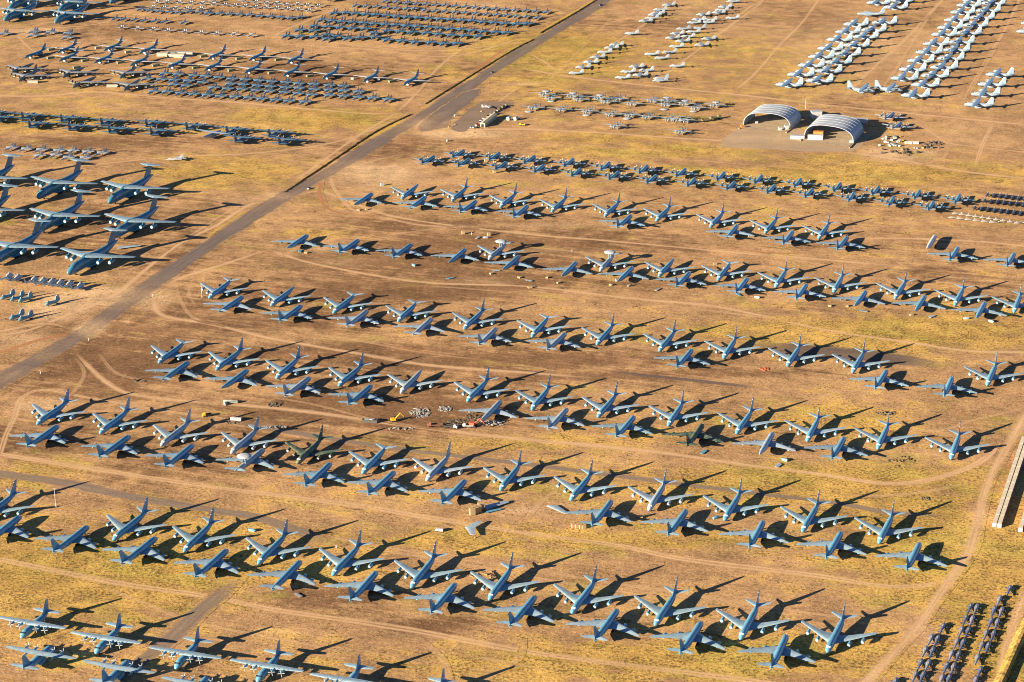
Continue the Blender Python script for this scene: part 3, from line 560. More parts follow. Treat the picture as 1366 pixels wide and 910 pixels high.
def soil_mat(name, over=None, ruts=False, lo=.25, hi=.75, amt=1.0, rough_edge=.6, dusty=0):
    """the soil, or a worn strip whose colour gives way to the soil at ragged edges (uv: metres along, -1..1 across)"""
    m = bpy.data.materials.new(name); m.use_nodes = True; nt = m.node_tree; L = nt.links.new
    b = nt.nodes['Principled BSDF']; b.inputs['Roughness'].default_value = .95; b.inputs['Specular IOR Level'].default_value = .08
    gr = N(nt, 'ShaderNodeGroup', node_tree=SOIL); col = gr.outputs[0]
    if over:
        geo = N(nt, 'ShaderNodeNewGeometry'); uv = N(nt, 'ShaderNodeUVMap', uv_map='strip'); sp = N(nt, 'ShaderNodeSeparateXYZ'); L(uv.outputs[0], sp.inputs[0])
        ab = N(nt, 'ShaderNodeMath', operation='ABSOLUTE'); L(sp.outputs[1], ab.inputs[0])
        n = N(nt, 'ShaderNodeTexNoise'); n.inputs['Scale'].default_value = .13; n.inputs['Detail'].default_value = 6; n.inputs['Roughness'].default_value = .7; L(geo.outputs['Position'], n.inputs['Vector'])
        e = N(nt, 'ShaderNodeMath', operation='SUBTRACT'); e.inputs[0].default_value = 1; L(ab.outputs[0], e.inputs[1])
        e2 = N(nt, 'ShaderNodeMath', operation='MULTIPLY_ADD'); L(n.outputs['Fac'], e2.inputs[0]); e2.inputs[1].default_value = rough_edge; L(e.outputs[0], e2.inputs[2])
        e3 = N(nt, 'ShaderNodeMath', operation='SUBTRACT'); L(e2.outputs[0], e3.inputs[0]); e3.inputs[1].default_value = rough_edge*.5
        mr = N(nt, 'ShaderNodeMapRange', interpolation_type='SMOOTHSTEP'); L(e3.outputs[0], mr.inputs[0]); mr.inputs[1].default_value = lo; mr.inputs[2].default_value = hi; mr.inputs[4].default_value = amt
        # never let the strip end in a hard line: nothing is left at its very edge
        em = N(nt, 'ShaderNodeMapRange', interpolation_type='SMOOTHSTEP'); L(e.outputs[0], em.inputs[0]); em.inputs[1].default_value = 0.0; em.inputs[2].default_value = .22
        mm = N(nt, 'ShaderNodeMath', operation='MULTIPLY'); L(mr.outputs[0], mm.inputs[0]); L(em.outputs[0], mm.inputs[1])
        # streaks along the strip
        cm = N(nt, 'ShaderNodeCombineXYZ'); mu = N(nt, 'ShaderNodeMath', operation='MULTIPLY'); L(sp.outputs[0], mu.inputs[0]); mu.inputs[1].default_value = .02
        mv = N(nt, 'ShaderNodeMath', operation='MULTIPLY'); L(sp.outputs[1], mv.inputs[0]); mv.inputs[1].default_value = 4.0
        L(mu.outputs[0], cm.inputs[0]); L(mv.outputs[0], cm.inputs[1])
        sn = N(nt, 'ShaderNodeTexNoise'); sn.inputs['Scale'].default_value = 1; sn.inputs['Detail'].default_value = 5; sn.inputs['Roughness'].default_value = .65; L(cm.outputs[0], sn.inputs['Vector'])
        sv = N(nt, 'ShaderNodeMapRange'); L(sn.outputs['Fac'], sv.inputs[0]); sv.inputs[1].default_value = .3; sv.inputs[2].default_value = .7; sv.inputs[3].default_value = .72; sv.inputs[4].default_value = 1.28
        n2 = N(nt, 'ShaderNodeTexNoise'); n2.inputs['Scale'].default_value = .5; n2.inputs['Detail'].default_value = 5; n2.inputs['Roughness'].default_value = .75; L(geo.outputs['Position'], n2.inputs['Vector'])
        v2 = N(nt, 'ShaderNodeMath', operation='MULTIPLY_ADD'); L(n2.outputs['Fac'], v2.inputs[0]); v2.inputs[1].default_value = .6; v2.inputs[2].default_value = .7
        vm = N(nt, 'ShaderNodeMath', operation='MULTIPLY'); L(sv.outputs[0], vm.inputs[0]); L(v2.outputs[0], vm.inputs[1])
        sc = N(nt, 'ShaderNodeVectorMath', operation='SCALE'); sc.inputs[0].default_value = over; L(vm.outputs[0], sc.inputs['Scale'])
        fa = N(nt, 'ShaderNodeAttribute', attribute_name='fade'); fm = N(nt, 'ShaderNodeMath', operation='MULTIPLY'); L(mm.outputs[0], fm.inputs[0]); L(fa.outputs['Fac'], fm.inputs[1]); fac = fm.outputs[0]
        if dusty:
            at = N(nt, 'ShaderNodeAttribute', attribute_name='patch'); sp2 = N(nt, 'ShaderNodeSeparateColor'); L(at.outputs['Color'], sp2.inputs[0])
            dm_ = N(nt, 'ShaderNodeMath', operation='MULTIPLY_ADD'); L(sp2.outputs[2], dm_.inputs[0]); dm_.inputs[1].default_value = -dusty; dm_.inputs[2].default_value = 1
            df = N(nt, 'ShaderNodeMath', operation='MULTIPLY'); L(fac, df.inputs[0]); L(dm_.outputs[0], df.inputs[1]); fac = df.outputs[0]
        if ruts:
            d = N(nt, 'ShaderNodeMath', operation='SUBTRACT'); L(ab.outputs[0], d.inputs[0]); d.inputs[1].default_value = .36
            da = N(nt, 'ShaderNodeMath', operation='ABSOLUTE'); L(d.outputs[0], da.inputs[0])
            rr = N(nt, 'ShaderNodeMapRange', interpolation_type='SMOOTHSTEP'); L(da.outputs[0], rr.inputs[0]); rr.inputs[1].default_value = .1; rr.inputs[2].default_value = .34; rr.inputs[3].default_value = 1; rr.inputs[4].default_value = .35
            m2 = N(nt, 'ShaderNodeMath', operation='MULTIPLY'); L(fac, m2.inputs[0]); L(rr.outputs[0], m2.inputs[1]); fac = m2.outputs[0]
        mx = N(nt, 'ShaderNodeMix', data_type='RGBA'); L(fac, mx.inputs[0]); L(col, mx.inputs[6]); L(sc.outputs[0], mx.inputs[7]); col = mx.outputs[2]
    bp = N(nt, 'ShaderNodeBump'); bp.inputs['Strength'].default_value = .55 if not over else .3; bp.inputs['Distance'].default_value = .5; L(gr.outputs[1], bp.inputs['Height']); L(bp.outputs[0], b.inputs['Normal'])
    L(col, b.inputs['Base Color'])
    return m
M_SOIL = soil_mat('soil')
M_DITCH = soil_mat('ditch_soil_shade', (.115, .08, .04), lo=.1, hi=.7, amt=.85, rough_edge=.9)  # dark soil and weeds, plus the ditch wall's shade put into the colour
M_ROAD = soil_mat('worn_asphalt', (.15, .127, .118), lo=.04, hi=.42, rough_edge=.7, amt=.94, dusty=.8)
M_OLD = soil_mat('old_asphalt', (.20, .158, .128), lo=.08, hi=.5, amt=.88, rough_edge=.6)
M_DIRT = soil_mat('packed_dirt', (.55, .37, .215), lo=.12, hi=.85, amt=.82, rough_edge=.8)
M_RUT = soil_mat('wheel_tracks', (.55, .37, .21), ruts=True, lo=.1, hi=.75, amt=.85, rough_edge=.8)
M_FAINT = soil_mat('faint_wheel_tracks', (.53, .355, .205), ruts=True, lo=.12, hi=.85, amt=.6, rough_edge=.9)
M_RED = soil_mat('red_dirt', (.36, .175, .085), lo=.1, hi=.8, amt=.85, rough_edge=.8)
M_GOLDSTRIP = soil_mat('golden_grass', (.52, .36, .06), lo=.1, hi=.6, amt=.9, rough_edge=.8)
M_DARKSTRIP = soil_mat('dark_tarmac', (.12, .095, .085), lo=.02, hi=.45, rough_edge=.5, amt=.9)
M_YARD = soil_mat("yard_gravel", (.38, .31, .23), lo=.05, hi=.8, amt=.65, rough_edge=.8)
def add_patch(me):
    n = len(me.vertices); co = np.empty(n*3); me.vertices.foreach_get('co', co); co = co.reshape(-1, 3)
    a = me.attributes.new('patch', 'FLOAT_COLOR', 'POINT'); a.data.foreach_set('color', patch(co[:, 0], co[:, 1]).astype(np.float32).ravel())
def struct(name, me): return tag(link(name, me), None, None, None, 'structure')
def make_ground():
    xs = np.concatenate([[-6000, -3000, -2000, -1200], np.arange(-760, 761, 5), [1200, 2000, 3000, 6000]])
    ys = np.concatenate([[-1500, -800, 0, 500, 800], np.arange(900, 2801, 6), [3000, 3500, 4500, 6000, 8000]])
    nx, ny = len(xs), len(ys); X, Y = np.meshgrid(xs, ys)
    v = np.stack([X, Y, np.zeros_like(X)], -1).reshape(-1, 3)
    i = (np.arange(ny - 1)[:, None]*nx + np.arange(nx - 1)[None, :]).ravel()
    f = np.stack([i, i + 1, i + nx + 1, i + nx], -1)
    me = bpy.data.meshes.new('ground'); me.from_pydata(v.tolist(), [], f.tolist()); me.materials.append(M_SOIL); add_patch(me)
    struct('ground', me)
LAYER = [0]
def smooth(pts, step=6.0):
    p = [Vector((q[0], q[1])) for q in pts]; p = [p[0]*2 - p[1]] + p + [p[-1]*2 - p[-2]]; out = []
    for i in range(1, len(p) - 2):
        n = max(2, int((p[i+1] - p[i]).length/step))
        for k in range(n):
            t = k/n; a, b, c, d = p[i-1], p[i], p[i+1], p[i+2]
            out.append(.5*((2*b) + (-a + c)*t + (2*a - 5*b + 4*c - d)*t*t + (-a + 3*b - 3*c + d)*t**3))
    out.append(p[-2]); return out
def ribbon(name, px, width, m, world=False):
    """a strip of worn ground along points read off the photo"""
    c = smooth([G(*q) for q in px] if not world else px); LAYER[0] += 1; z = .004 + .0007*LAYER[0]
    V, F, UV, FD = [], [], [], []; s = 0; tot = sum((c[i+1] - c[i]).length for i in range(len(c)-1)); ins = [3 < q[0] < 1363 and 3 < q[1] < 907 for q in (px[0], px[-1])]; cross = (-1, -.5, 0, .5, 1)
    for i, p in enumerate(c):
        d = (c[min(i+1, len(c)-1)] - c[max(i-1, 0)]).normalized(); nrm = Vector((-d.y, d.x))
        if i: s += (p - c[i-1]).length
        fd = min(min(1, s/28) if ins[0] else 1, min(1, (tot - s)/28) if ins[1] else 1); taper = .55 + .45*fd
        w = width/2*(1 + .12*math.sin(s*.03) + .06*math.sin(s*.11))*taper
        for k in cross: V.append((p.x + nrm.x*w*k, p.y + nrm.y*w*k, z)); UV.append((s, k)); FD.append(max(0, fd))
    for i in range(len(c) - 1):
        for k in range(4): F.append((i*5 + k, i*5 + k + 1, i*5 + k + 6, i*5 + k + 5))
    F = [f[::-1] for f in F]
    me = bpy.data.meshes.new(name); me.from_pydata(V, [], F); uv = me.uv_layers.new(name='strip')
    for l in me.loops: uv.data[l.index].uv = UV[l.vertex_index]
    me.attributes.new('fade', 'FLOAT', 'POINT').data.foreach_set('value', FD)
    me.materials.append(m); add_patch(me); return struct(name, me)
def polygon(name, px, m, jitter=.8, inset=5):
    p = [G(*q) for q in px]; LAYER[0] += 1; z = .004 + .0007*LAYER[0]; V = []
    for i in range(len(p)):
        a, b = p[i], p[(i+1) % len(p)]; n = max(1, int((b - a).length/5))
        for k in range(n):
            q = a.lerp(b, k/n); V.append((q.x + random.uniform(-jitter, jitter), q.y + random.uniform(-jitter, jitter)*1.5, z))
    n = len(V); area = sum(V[k][0]*V[(k+1) % n][1] - V[(k+1) % n][0]*V[k][1] for k in range(n))
    if area < 0: V.reverse()
    inner = []
    for k in range(n):
        a, b = Vector(V[k-3]), Vector(V[(k+3) % n]); d = (b - a).normalized(); inner.append((V[k][0] - d.y*inset, V[k][1] + d.x*inset, z))
    me = bpy.data.meshes.new(name); me.from_pydata(V + inner, [], [(k, (k+1) % n, n + (k+1) % n, n + k) for k in range(n)] + [tuple(range(n, 2*n))])
    uv = me.uv_layers.new(name='strip')
    for l in me.loops: uv.data[l.index].uv = (me.vertices[l.vertex_index].co.y, 1 if l.vertex_index < n else 0)
    me.attributes.new('fade', 'FLOAT', 'POINT').data.foreach_set('value', [1.0]*len(me.vertices))
    me.materials.append(m); add_patch(me); return struct(name, me)
# ------------------------------------------------------------------ where the aircraft stand (photo pixels of their noses)
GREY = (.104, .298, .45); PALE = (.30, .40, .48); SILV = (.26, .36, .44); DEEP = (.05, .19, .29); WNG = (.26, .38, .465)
def tankers(row, pts, codes, away):
    n = 0
    pts = [(p, c) for p, c in zip(pts, codes)]
    pts.sort(key=lambda q: q[0][0])
    vis = [q for q in pts if q[0][0] > -20]
    for (u, v), code in pts:
        h = R((70 if away else -110.2) + random.uniform(-1.6, 1.6))
        loc = at_nose(u, v, h, TN)
        skip = set()
        if 'f' in code or 't' in code: skip.add('tail_fin')
        if 't' in code or 's' in code: skip |= {'tailplane', 'refuelling_boom'}
        if 'e' in code: skip |= {'engine'}
        if 'i' in code: skip |= {'intake_cover'}
        col = jit(PALE if 'p' in code else GREY); ov = None; word = 'pale grey' if 'p' in code else 'blue-grey'
        if 'f' in code: word = 'finless ' + word
        if 't' in code: word = 'tailless ' + word
        if 's' in code: word = 'swept-finned pale'
        if 'g' in code: ov = CAMO; word = 'green camouflaged'
        parts = list(TANKER); kind = 'tanker'; cat = 'tanker'
        if 'd' in code: parts += DOME; skip |= {'tail_fin', 'refuelling_boom'}; kind = 'radar-dome jet'; cat = 'radar plane'; word = 'pale'; col = jit(SILV)
        if u < -20: lab = f'{word} {kind} cut off by the left edge beside {row}'
        else:
            lab = f"{word} {kind}, {'tail' if away else 'nose'} to camera, {nth(n)} from left in {row}"; n += 1
        if u < -45: continue
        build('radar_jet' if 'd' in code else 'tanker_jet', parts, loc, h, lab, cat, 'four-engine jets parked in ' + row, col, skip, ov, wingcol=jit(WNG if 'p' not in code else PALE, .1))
        if away:
            w = loc + Vector((-14*math.cos(h) + 2, -14*math.sin(h) - 3, 0)); WEEDS.append((w.x, w.y, 13, 8, 3, random.uniform(.3, .9)))
        else:
            w = loc + Vector((8*math.cos(h) + 6, 8*math.sin(h) - 2, 0)); WEEDS.append((w.x, w.y, 9, 6, 3, random.uniform(.1, .6)))
def cd(n, d): return [d.get(i, '') for i in range(n)]
R1A = [(-27,695.6), (62,706.5), (150.6,720.7), (244.9,736.1), (343.8,752.5), (443.2,767.8), (548.2,784.2), (652.3,800.3), (762.4,818.2), (873.5,834.5), (987.3,853), (1103,870.3)]
R1A = [p for p in R1A if p[0] != 62]
R1B = [(28.7,689), (118.9,702.3), (209.8,717.2), (304.4,733.6), (402.2,748.8), (503.6,763.1), (608.7,778.8), (715.2,795.6), (824.8,813.4), (936.7,830), (1049.8,847.5)]
R2A = [(48.8,566.1), (132.8,578.4), (214.2,594.8), (307.9,605), (396,618.4), (483.1,631.7), (568.7,641.3), (667.1,654.2), (760.9,667.4), (865.3,680.7), (966.2,694), (1070.2,709.4), (1172.1,724.8)]
R2B = [(78.9,568.2), (174.2,581.9), (258.6,593.8), (353,599.9), (442.2,618.4), (527.2,629.6), (622,640.9), (816.7,668.4), (916.6,680.7), (1019,695.5), (1122.9,710), (1227.4,724.8)]
R3A = [(211.1,484.3), (288,493.5), (368.4,504.8), (451.4,515), (534.4,524.2), (623,535.4), (709.1,546.6), (797.2,556.5), (891,568.2), (982.2,578.4), (1076.4,588.7), (1170.4,598.9), (1268.4,612.2)]
R3B = [(253.1,483.3), (331.5,494.1), (414.5,503.8), (496.5,514.6), (669.1,535.4), (757.3,545.6), (846.9,555.9), (938.1,566.7), (1031.4,577.8), (1127,583.9)]
R4A = [(278.6,397.7), (361.2,408), (444.2,417.7), (530.7,428.9), (618.9,438.8), (709.1,449.4), (795.8,459.7), (879.3,468.3), (964.8,478.1), (1050.2,488.4), (1136.8,497), (1316.6,514)]
R4B = [(325.3,396.1), (403.2,408), (491.4,414.6), (576.9,425.3), (663,438.2), (755.2,444.9), (923.8,466.9), (1183.4,494.5), (1270.5,503.8)]
R5B = [(411.4,314.3), (479.5,320.5), (550.1,326.4), (622,332.8), (693.7,342), (769.6,350.2), (844.8,356.7), (920.7,363.9), (997.5,371.7), (1076.4,379.9), (1155.7,389), (1234.6,395.1), (1314.5,403.9)]
R5A = [(651.7,346.1), (800.3,361.5), (878.7,368.6), (957.2,373.8), (1034.4,383), (1111.6,390.2), (1193.6,398.4), (1273.5,407.4), (1352.5,416.6)]
R6A = [(535.4,265.3), (602.5,268.2), (667.1,276.4), (735.7,282.5), (806.4,288.7), (875.2,294.8), (947.3,303), (1020.1,311.2), (1091.7,318.4)]
R6B = [(497.5,258.8), (568.7,263.1), (636.3,268.6), (705,274.8), (842.8,287.7), (984.2,301), (1058,309.2), (1131.1,316.4), (1278.7,330.7), (1353.5,338.3)]
r1, r2, r3, r4, r5, r6 = ['the %s tanker double row' % w for w in ('bottom', 'second-lowest', 'third-lowest', 'fourth-lowest', 'fifth-lowest', 'topmost')]
tankers(r1, R1A, cd(11, {}), False); tankers(r1, R1B, cd(11, {4: 'f'}), True)
tankers(r2, R2A, cd(13, {2: 'p', 3: 'p', 4: 'g', 5: 'f', 6: 'ps', 9: 'p'}), False); tankers(r2, R2B, cd(12, {3: 'd'}), True)
tankers(r3, R3A, cd(13, {0: 'f', 4: 'pt'}), False); tankers(r3, R3B, cd(10, {0: 'f', 1: 't', 2: 'p', 4: 'pt', 5: 'p', 7: 'gi', 8: 'pt'}), True)
tankers(r4, R4A, cd(12, {0: 'f', 1: 't', 2: 'f', 3: 'f', 5: 'f'}), False); tankers(r4, R4B, cd(9, {0: 'fe', 2: 'p', 3: 'fpe', 4: 'p', 5: 'p'}), True)
tankers(r5, R5B, cd(13, {0: 't', 3: 't', 4: 't', 5: 't', 6: 't', 10: 't', 11: 't', 12: 't'}), True); tankers(r5, R5A, cd(9, {0: 'd', 1: 'd', 2: 't', 3: 'f'}), False)
tankers(r6, R6A, cd(9, {0: 't'}), False); tankers(r6, R6B, cd(10, {0: 't', 1: 'f', 5: 'f'}), True)
# a wingless fuselage set down among them
o = build('bare_fuselage', [q for q in TANKER if q[0] in ('fuselage', 'main_gear', 'nose_gear')], at_nose(1247.9, 314.9, R(70), TN), R(70), 'pale wingless fuselage standing alone on bare ground above the tankers', 'fuselage', None, (.5, .52, .55))
# airlifters
al = [((144.4,270.3),'the front file'), ]
for u, v, lab in [(144.4,269.8,'huge T-tail airlifter, highest in the file beside the asphalt road'), (149.7,316,'huge T-tail airlifter, middle one in the file beside the asphalt road'), (90.2,364.5,'huge T-tail airlifter, lowest and whole, a detached wing under its wingtip'),
                  (49.2,263.2,'huge T-tail airlifter whose fin rises before a row of small jets'), (48.2,308.2,'huge T-tail airlifter, second file from the road, middle one'), (-12,351,'huge T-tail airlifter, nose cut by the frame, lowest at the left edge'),
                  (-45,256,'huge T-tail airlifter, only wing and fin inside the frame, highest at left edge'), (-53,300,'huge T-tail airlifter, only a wingtip inside the frame at left edge'),
                  (5.1,26.6,'huge T-tail airlifter in the top corner, lower at the frame edge'), (72.8,29.7,'huge T-tail airlifter in the top corner, lower and whole nose'), (11.3,11.3,'huge T-tail airlifter in the top corner, behind at the frame edge'), (77.5,14.3,'huge T-tail airlifter in the top corner, behind the whole-nosed one'),
                  (146.6,3,'huge airlifter nose cut by the top frame edge above small fighters'), (436,-1,'huge airlifter, only its belly showing at the top frame edge')]:
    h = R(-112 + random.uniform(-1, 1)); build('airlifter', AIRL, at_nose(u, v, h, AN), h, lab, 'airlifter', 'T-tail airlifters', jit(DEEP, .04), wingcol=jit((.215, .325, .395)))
# grey turboprops, bottom left
for i, (u, v) in enumerate([(-73,832), (27.7,851), (127.1,871.5), (233.7,892), (342.8,909.4), (452,929), (565,949)]):
    h = R(-109 + random.uniform(-1, 1)); w = ['partly outside the frame', 'by the frame edge', 'second', 'third', 'fourth', 'fifth', 'only its fin tip showing, last'][i]
    if i == 0: continue
    build('turboprop_transport', TURBO, at_nose(u, v, h, UN), h, f'blue-grey four-propeller transport, nose to camera, {nth(i-1)} from left along the bottom edge', 'cargo plane', 'turboprop transports along the bottom edge', jit(GREY), wingcol=jit(WNG))
for i, (u, v) in enumerate([(70.7,863.3), (174.2,882.3), (279.2,904.2), (388,924)]):
    h = R(71 + random.uniform(-1, 1)); build('turboprop_transport', TURBO, at_nose(u, v, h, UN), h, f'blue-grey four-propeller transport, tail to camera, {nth(i)} from left along the bottom edge', 'cargo plane', 'turboprop transports along the bottom edge', jit(GREY), wingcol=jit(WNG))
# dark turboprops, upper left: fin bases read off
def at_local(u, v, h, lx, lz):
    p = G(u, v, lz); return Vector((p.x - lx*math.cos(h), p.y - lx*math.sin(h), 0))
k = 160/1366
for row, pts in (('back', [(-150,130), (265,165), (710,195), (1165,230)] + [((270 + a*280/1366)/k, (130 + b*280/1366 - 140)/k) for a, b in ((-360,190), (-98,210), (165,235), (440,255))]), ('front', [(-60,190), (345,260), (800,290), (1255,320)] + [((270 + a*280/1366)/k, (130 + b*280/1366 - 140)/k) for a, b in ((-328,245), (220,292), (505,305))])):
    pts = sorted(set(pts))
    for i, (a, b) in enumerate(pts):
        h = R(72 + random.uniform(-1.5, 1.5)); build('turboprop_transport', TURBO, at_local(a*k, 140 + b*k, h, -11, 3.6), h, f'dark four-propeller transport, tail to camera, {nth(i)} from left in the {row} dark rank', 'cargo plane', 'dark turboprop transports', jit((.07, .15, .22)), propcol=(.25, .28, .31))
h = R(60); build('stripped_transport', [q for q in TURBO if q[0] not in ('tail_fin', 'tailplane', 'propeller')], at_local(275, 183, h, -9, 3), h, 'pale stripped transport without a tail between the dark transports', 'cargo plane', None, SILV, {'engine', 'fuel_tank'})
# patrol planes
PB = [(619.9,200.7), (667.1,204.2), (714.2,208.5), (765.5,212.4), (813.6,217.1), (864.3,221.2), (914.9,225.9), (966.8,230.4), (1017,234.5), (1068.7,239), (1121.9,244.8), (1173.1,249.3), (1227.4,254.4), (1280.7,260.1)]
PF = [(580,208.9), (627.1,212), (676.3,216.5), (726.5,220.2), (775.7,225.3), (826.4,229.4), (876.6,234.1), (927.9,238.2), (981.2,242.7), (1034.4,247.2), (1084.7,252.4), (1139.7,257.1), (1192.6,263.2), (1245.9,269.2)]
for row, pts in (('back', PB), ('front', PF)):
    for i, (u, v) in enumerate(pts):
        h = R(70.5 + random.uniform(-1.5, 1.5)); bare = i == 12 and row == 'front'
        build('patrol_plane', PATROL, at_nose(u, v, h, PN), h, f'blue-grey propeller patrol plane, {nth(i)} from left in the {row} rank of the patrol row', 'patrol plane', 'patrol planes in the long upper row', jit((.09, .28, .40)), wingcol=jit((.28, .36, .41)), propcol=(.34, .39, .42))
for (u, v), lab in (((1192.6,151.1), 'white-nosed patrol plane just right of the arched shelters, the farther one'), ((1202.8,163.8), 'white-covered patrol plane just right of the arched shelters, the nearer one')):
    build('patrol_plane', PATROL, at_nose(u, v, R(64), PN), R(64), lab, 'patrol plane', None, SILV, wingcol=(.55, .55, .55))
# swing-wing bombers
for i, (u, v, c) in enumerate([(75.8,70.7,''), (137.7,68,''), (185.5,71.3,''), (277.2,78.9,''), (331.5,81,''), (382.3,84.4,'')]):
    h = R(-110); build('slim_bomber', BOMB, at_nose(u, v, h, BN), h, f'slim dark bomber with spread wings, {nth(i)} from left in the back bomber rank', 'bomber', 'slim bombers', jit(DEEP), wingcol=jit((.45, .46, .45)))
for i, (u, v) in enumerate([(77.9,82), (125,84.4), (173.2,87.7), (222.4,91.2), (272,94.3), (325.3,98), (377,101.9), (429.5,105.6), (483.6,109.7), (537.5,113.8)]):
    h = R(-110); build('slim_bomber', BOMB, at_nose(u, v, h, BN), h, f'slim dark bomber with spread wings, {nth(i)} from left in the front bomber rank', 'bomber', 'slim bombers', jit(DEEP), wingcol=jit((.45, .46, .45)))
build('slim_bomber', BOMB, at_nose(31.8, 77.5, R(-112), BN), R(-112), 'wingless slim bomber standing at the left end of the bombers', 'bomber', 'slim bombers', DEEP, {'wing1', 'wing-1'})
# swept-wing heavy bombers being taken apart
for u, v, hd, sk, lab in [(12.7,98.4,-112,('tail_fin','tailplane'),'dark tailless heavy bomber with podded engines at the far left'), (82,103.5,-112,('tail_fin','tailplane'),'dark tailless heavy bomber behind a white box at left'), (23.6,108.6,-106,(),'dark heavy bomber with its fin standing and a white box beside it'),
                          (95.3,116.8,-114,('tail_fin','tailplane','wing-1'),'dark heavy bomber missing a wing, closest to the dirt road'), (158.8,104.5,-104,(),'dark heavy bomber with tall fin and white nose among fighters'), (164,121,-104,('tail_fin','tailplane'),'dark tailless heavy bomber beside a white box near the fighters')]:
    h = R(hd); build('heavy_bomber', HEAVY, at_nose(u, v, h, HN), h, lab, 'bomber', 'heavy bombers', jit((.075, .115, .13)), set(sk), scale=.9, wingcol=(.26, .28, .28))
# white-coated transports, upper right
WT = (.175, .25, .325); WW = (.14, .255, .40)
C1 = [(1034.4,112.7), (1049.8,99.4), (1064.2,87.1), (1077.5,75.8), (1090.1,64.6), (1102.4,52.9), (1113.7,42.6), (1124.9,32.4)]
C2 = T(1086, 0, (375,148), (305,195), (250,240), (190,295), (130,352), (70,405), (5,462)) + [(1074.4,107.6)]
C3 = T(1086, 0, (565,620), (495,510), (550,452), (605,395), (660,340), (705,285), (760,225), (800,180), (845,130), (885,80), (925,35), (965,0))
C4 = T(1086, 0, (630,552), (695,492), (755,438), (800,380), (840,325), (870,275), (920,215), (965,165), (1010,115), (1050,70), (1085,22))
C5 = T(1086, 0, (975,680), (1020,612), (1062,548), (1115,485), (1315,205), (1345,150))
C0 = T(1086, 0, (340,18), (450,48), (495,3))
for pts, row in ((C1, 'the left white file'), (C2, 'the second white file'), (C3, 'the third white file'), (C4, 'the fourth white file'), (C5, 'the right edge white file'), (C0, 'the top white cluster')):
    for i, (u, v) in enumerate(sorted(pts, key=lambda q: -q[1])):
        h = R(159 + random.uniform(-2, 2)); build('white_transport', TURBO, at_nose(u, v, h, UN), h, f'white-coated transport with blue-grey wing, {nth(i)} from the bottom in {row}', 'cargo plane', 'white-coated transports', jit(WT, .05), wingcol=jit(WW, .05))
for i, (u, v) in enumerate(T(1086, 0, (398,597), (577,592))):
    h = R(-21); build('white_transport', TURBO, at_nose(u, v, h, UN), h, f"white-coated propeller transport turned nose right, the {'left' if i == 0 else 'right'} one of two", 'cargo plane', 'white-coated transports', WT, wingcol=WW)
build('white_transport', PATROL, at_nose(1143.4, 18.4, R(170), PN), R(170), 'single white low-winged propeller plane at the top of the white files', 'patrol plane', None, WT)
# small white jets
J1 = T(540, 0, (1115,478), (1160,440), (1210,408), (1255,375), (1300,342), (1345,315)) + T(810, 0, (60,295))
J2 = T(810, 0, (400,35), (345,65), (310,100), (330,88), (290,120), (250,140), (160,220))
J3 = T(810, 0, (820,12), (765,48), (745,68), (725,85), (625,98), (815,120), (595,130), (565,150), (670,132), (655,148), (495,190), (595,185), (455,222), (560,210), (425,250), (525,240), (490,270), (660,255), (450,305), (615,295), (405,342), (290,355), (355,380), (190,438), (455,432), (135,470), (255,460), (100,508), (215,492), (350,512), (345,527))
for pts, row in ((J1, 'the lower left file'), (J2, 'the upper left file'), (J3, 'the straggling middle file')):
    for i, (u, v) in enumerate(sorted(pts, key=lambda q: -q[1])):
        h = R(175 + random.uniform(-6, 6)); fold = random.random() < .5
        build('small_white_jet', NAVY, at_local(u, v, h, 0, 2), h, f'small white-coated jet, nose left, {nth(i)} from the bottom in {row} of jets', 'jet', 'small white jets', jit((.20, .26, .32), .05), {'wing1', 'wing-1'} if fold else ())
# twin-propeller radar planes, some with their domes set on the ground
kk = 160/1366
E2 = [(700 + a*kk, 110 + b*kk, c) for a, b, c in ((235,135,'d'), (300,180,''), (545,155,'d'), (620,195,''), (850,180,'d'), (930,220,''), (1070,190,''), (1225,245,''), (105,290,''), (420,310,''), (725,330,''), (985,365,''), (1205,375,''), (1040,500,''))]
E2 += [(810 + a*280/1366, 130 + b*280/1366, c) for a, b, c in ((295,22,''), (385,22,'d'), (385,48,''), (505,42,'d'), (580,70,''), (705,52,'d'), (265,128,''), (412,140,''), (460,145,''), (510,150,''), (480,225,''))]
for i, (u, v, c) in enumerate(sorted(E2)):
    h = R(-112 + random.uniform(-4, 4)); fw = random.random() < .3
    build('twin_propeller_plane', RADAR, at_local(u, v, h, 1, 2.4), h, f"grey twin-propeller plane {'under a radar dome' if c else 'without a dome'}, {nth(i)} from left below the white jets", 'radar plane', 'twin-propeller planes', jit((.25, .33, .38)), (() if c else {'radar_dome'}) | (({'wing1', 'wing-1'}) if False else set()) if c == '' else set())
DISH = [q for q in RADAR if q[0] == 'radar_dome'][0]
dm = MB(); n = 20; prof = [(0.02, 1.1), (1.8, 1.05), (3.1, .85), (3.65, .62), (3.1, .42), (1.8, .25), (.02, .2)]
dm.rings([[(r*math.cos(2*math.pi*j/n), r*math.sin(2*math.pi*j/n), z) for j in range(n)] for r, z in prof]); DM = dm.mesh('loose_dome', COVER)
for i, (u, v) in enumerate(sorted([(700 + a*kk, 110 + b*kk) for a, b in ((300,220), (40,340), (700,380), (1160,420))] + T(810, 130, (370,82), (560,95), (130,140)))):
    build('loose_radar_dome', [P('dome', DM), P('stand', MB().box((0, 0, .12), (2.4, 2.4, .24)).box((0, 0, .3), (1, 1, .3)).mesh('dome_stand', STEEL, False))], G(u, v), random.random(), f'white radar dome set on the ground, {nth(i)} from left below the white jets', 'radar dome', 'loose radar domes', (1, 1, 1))
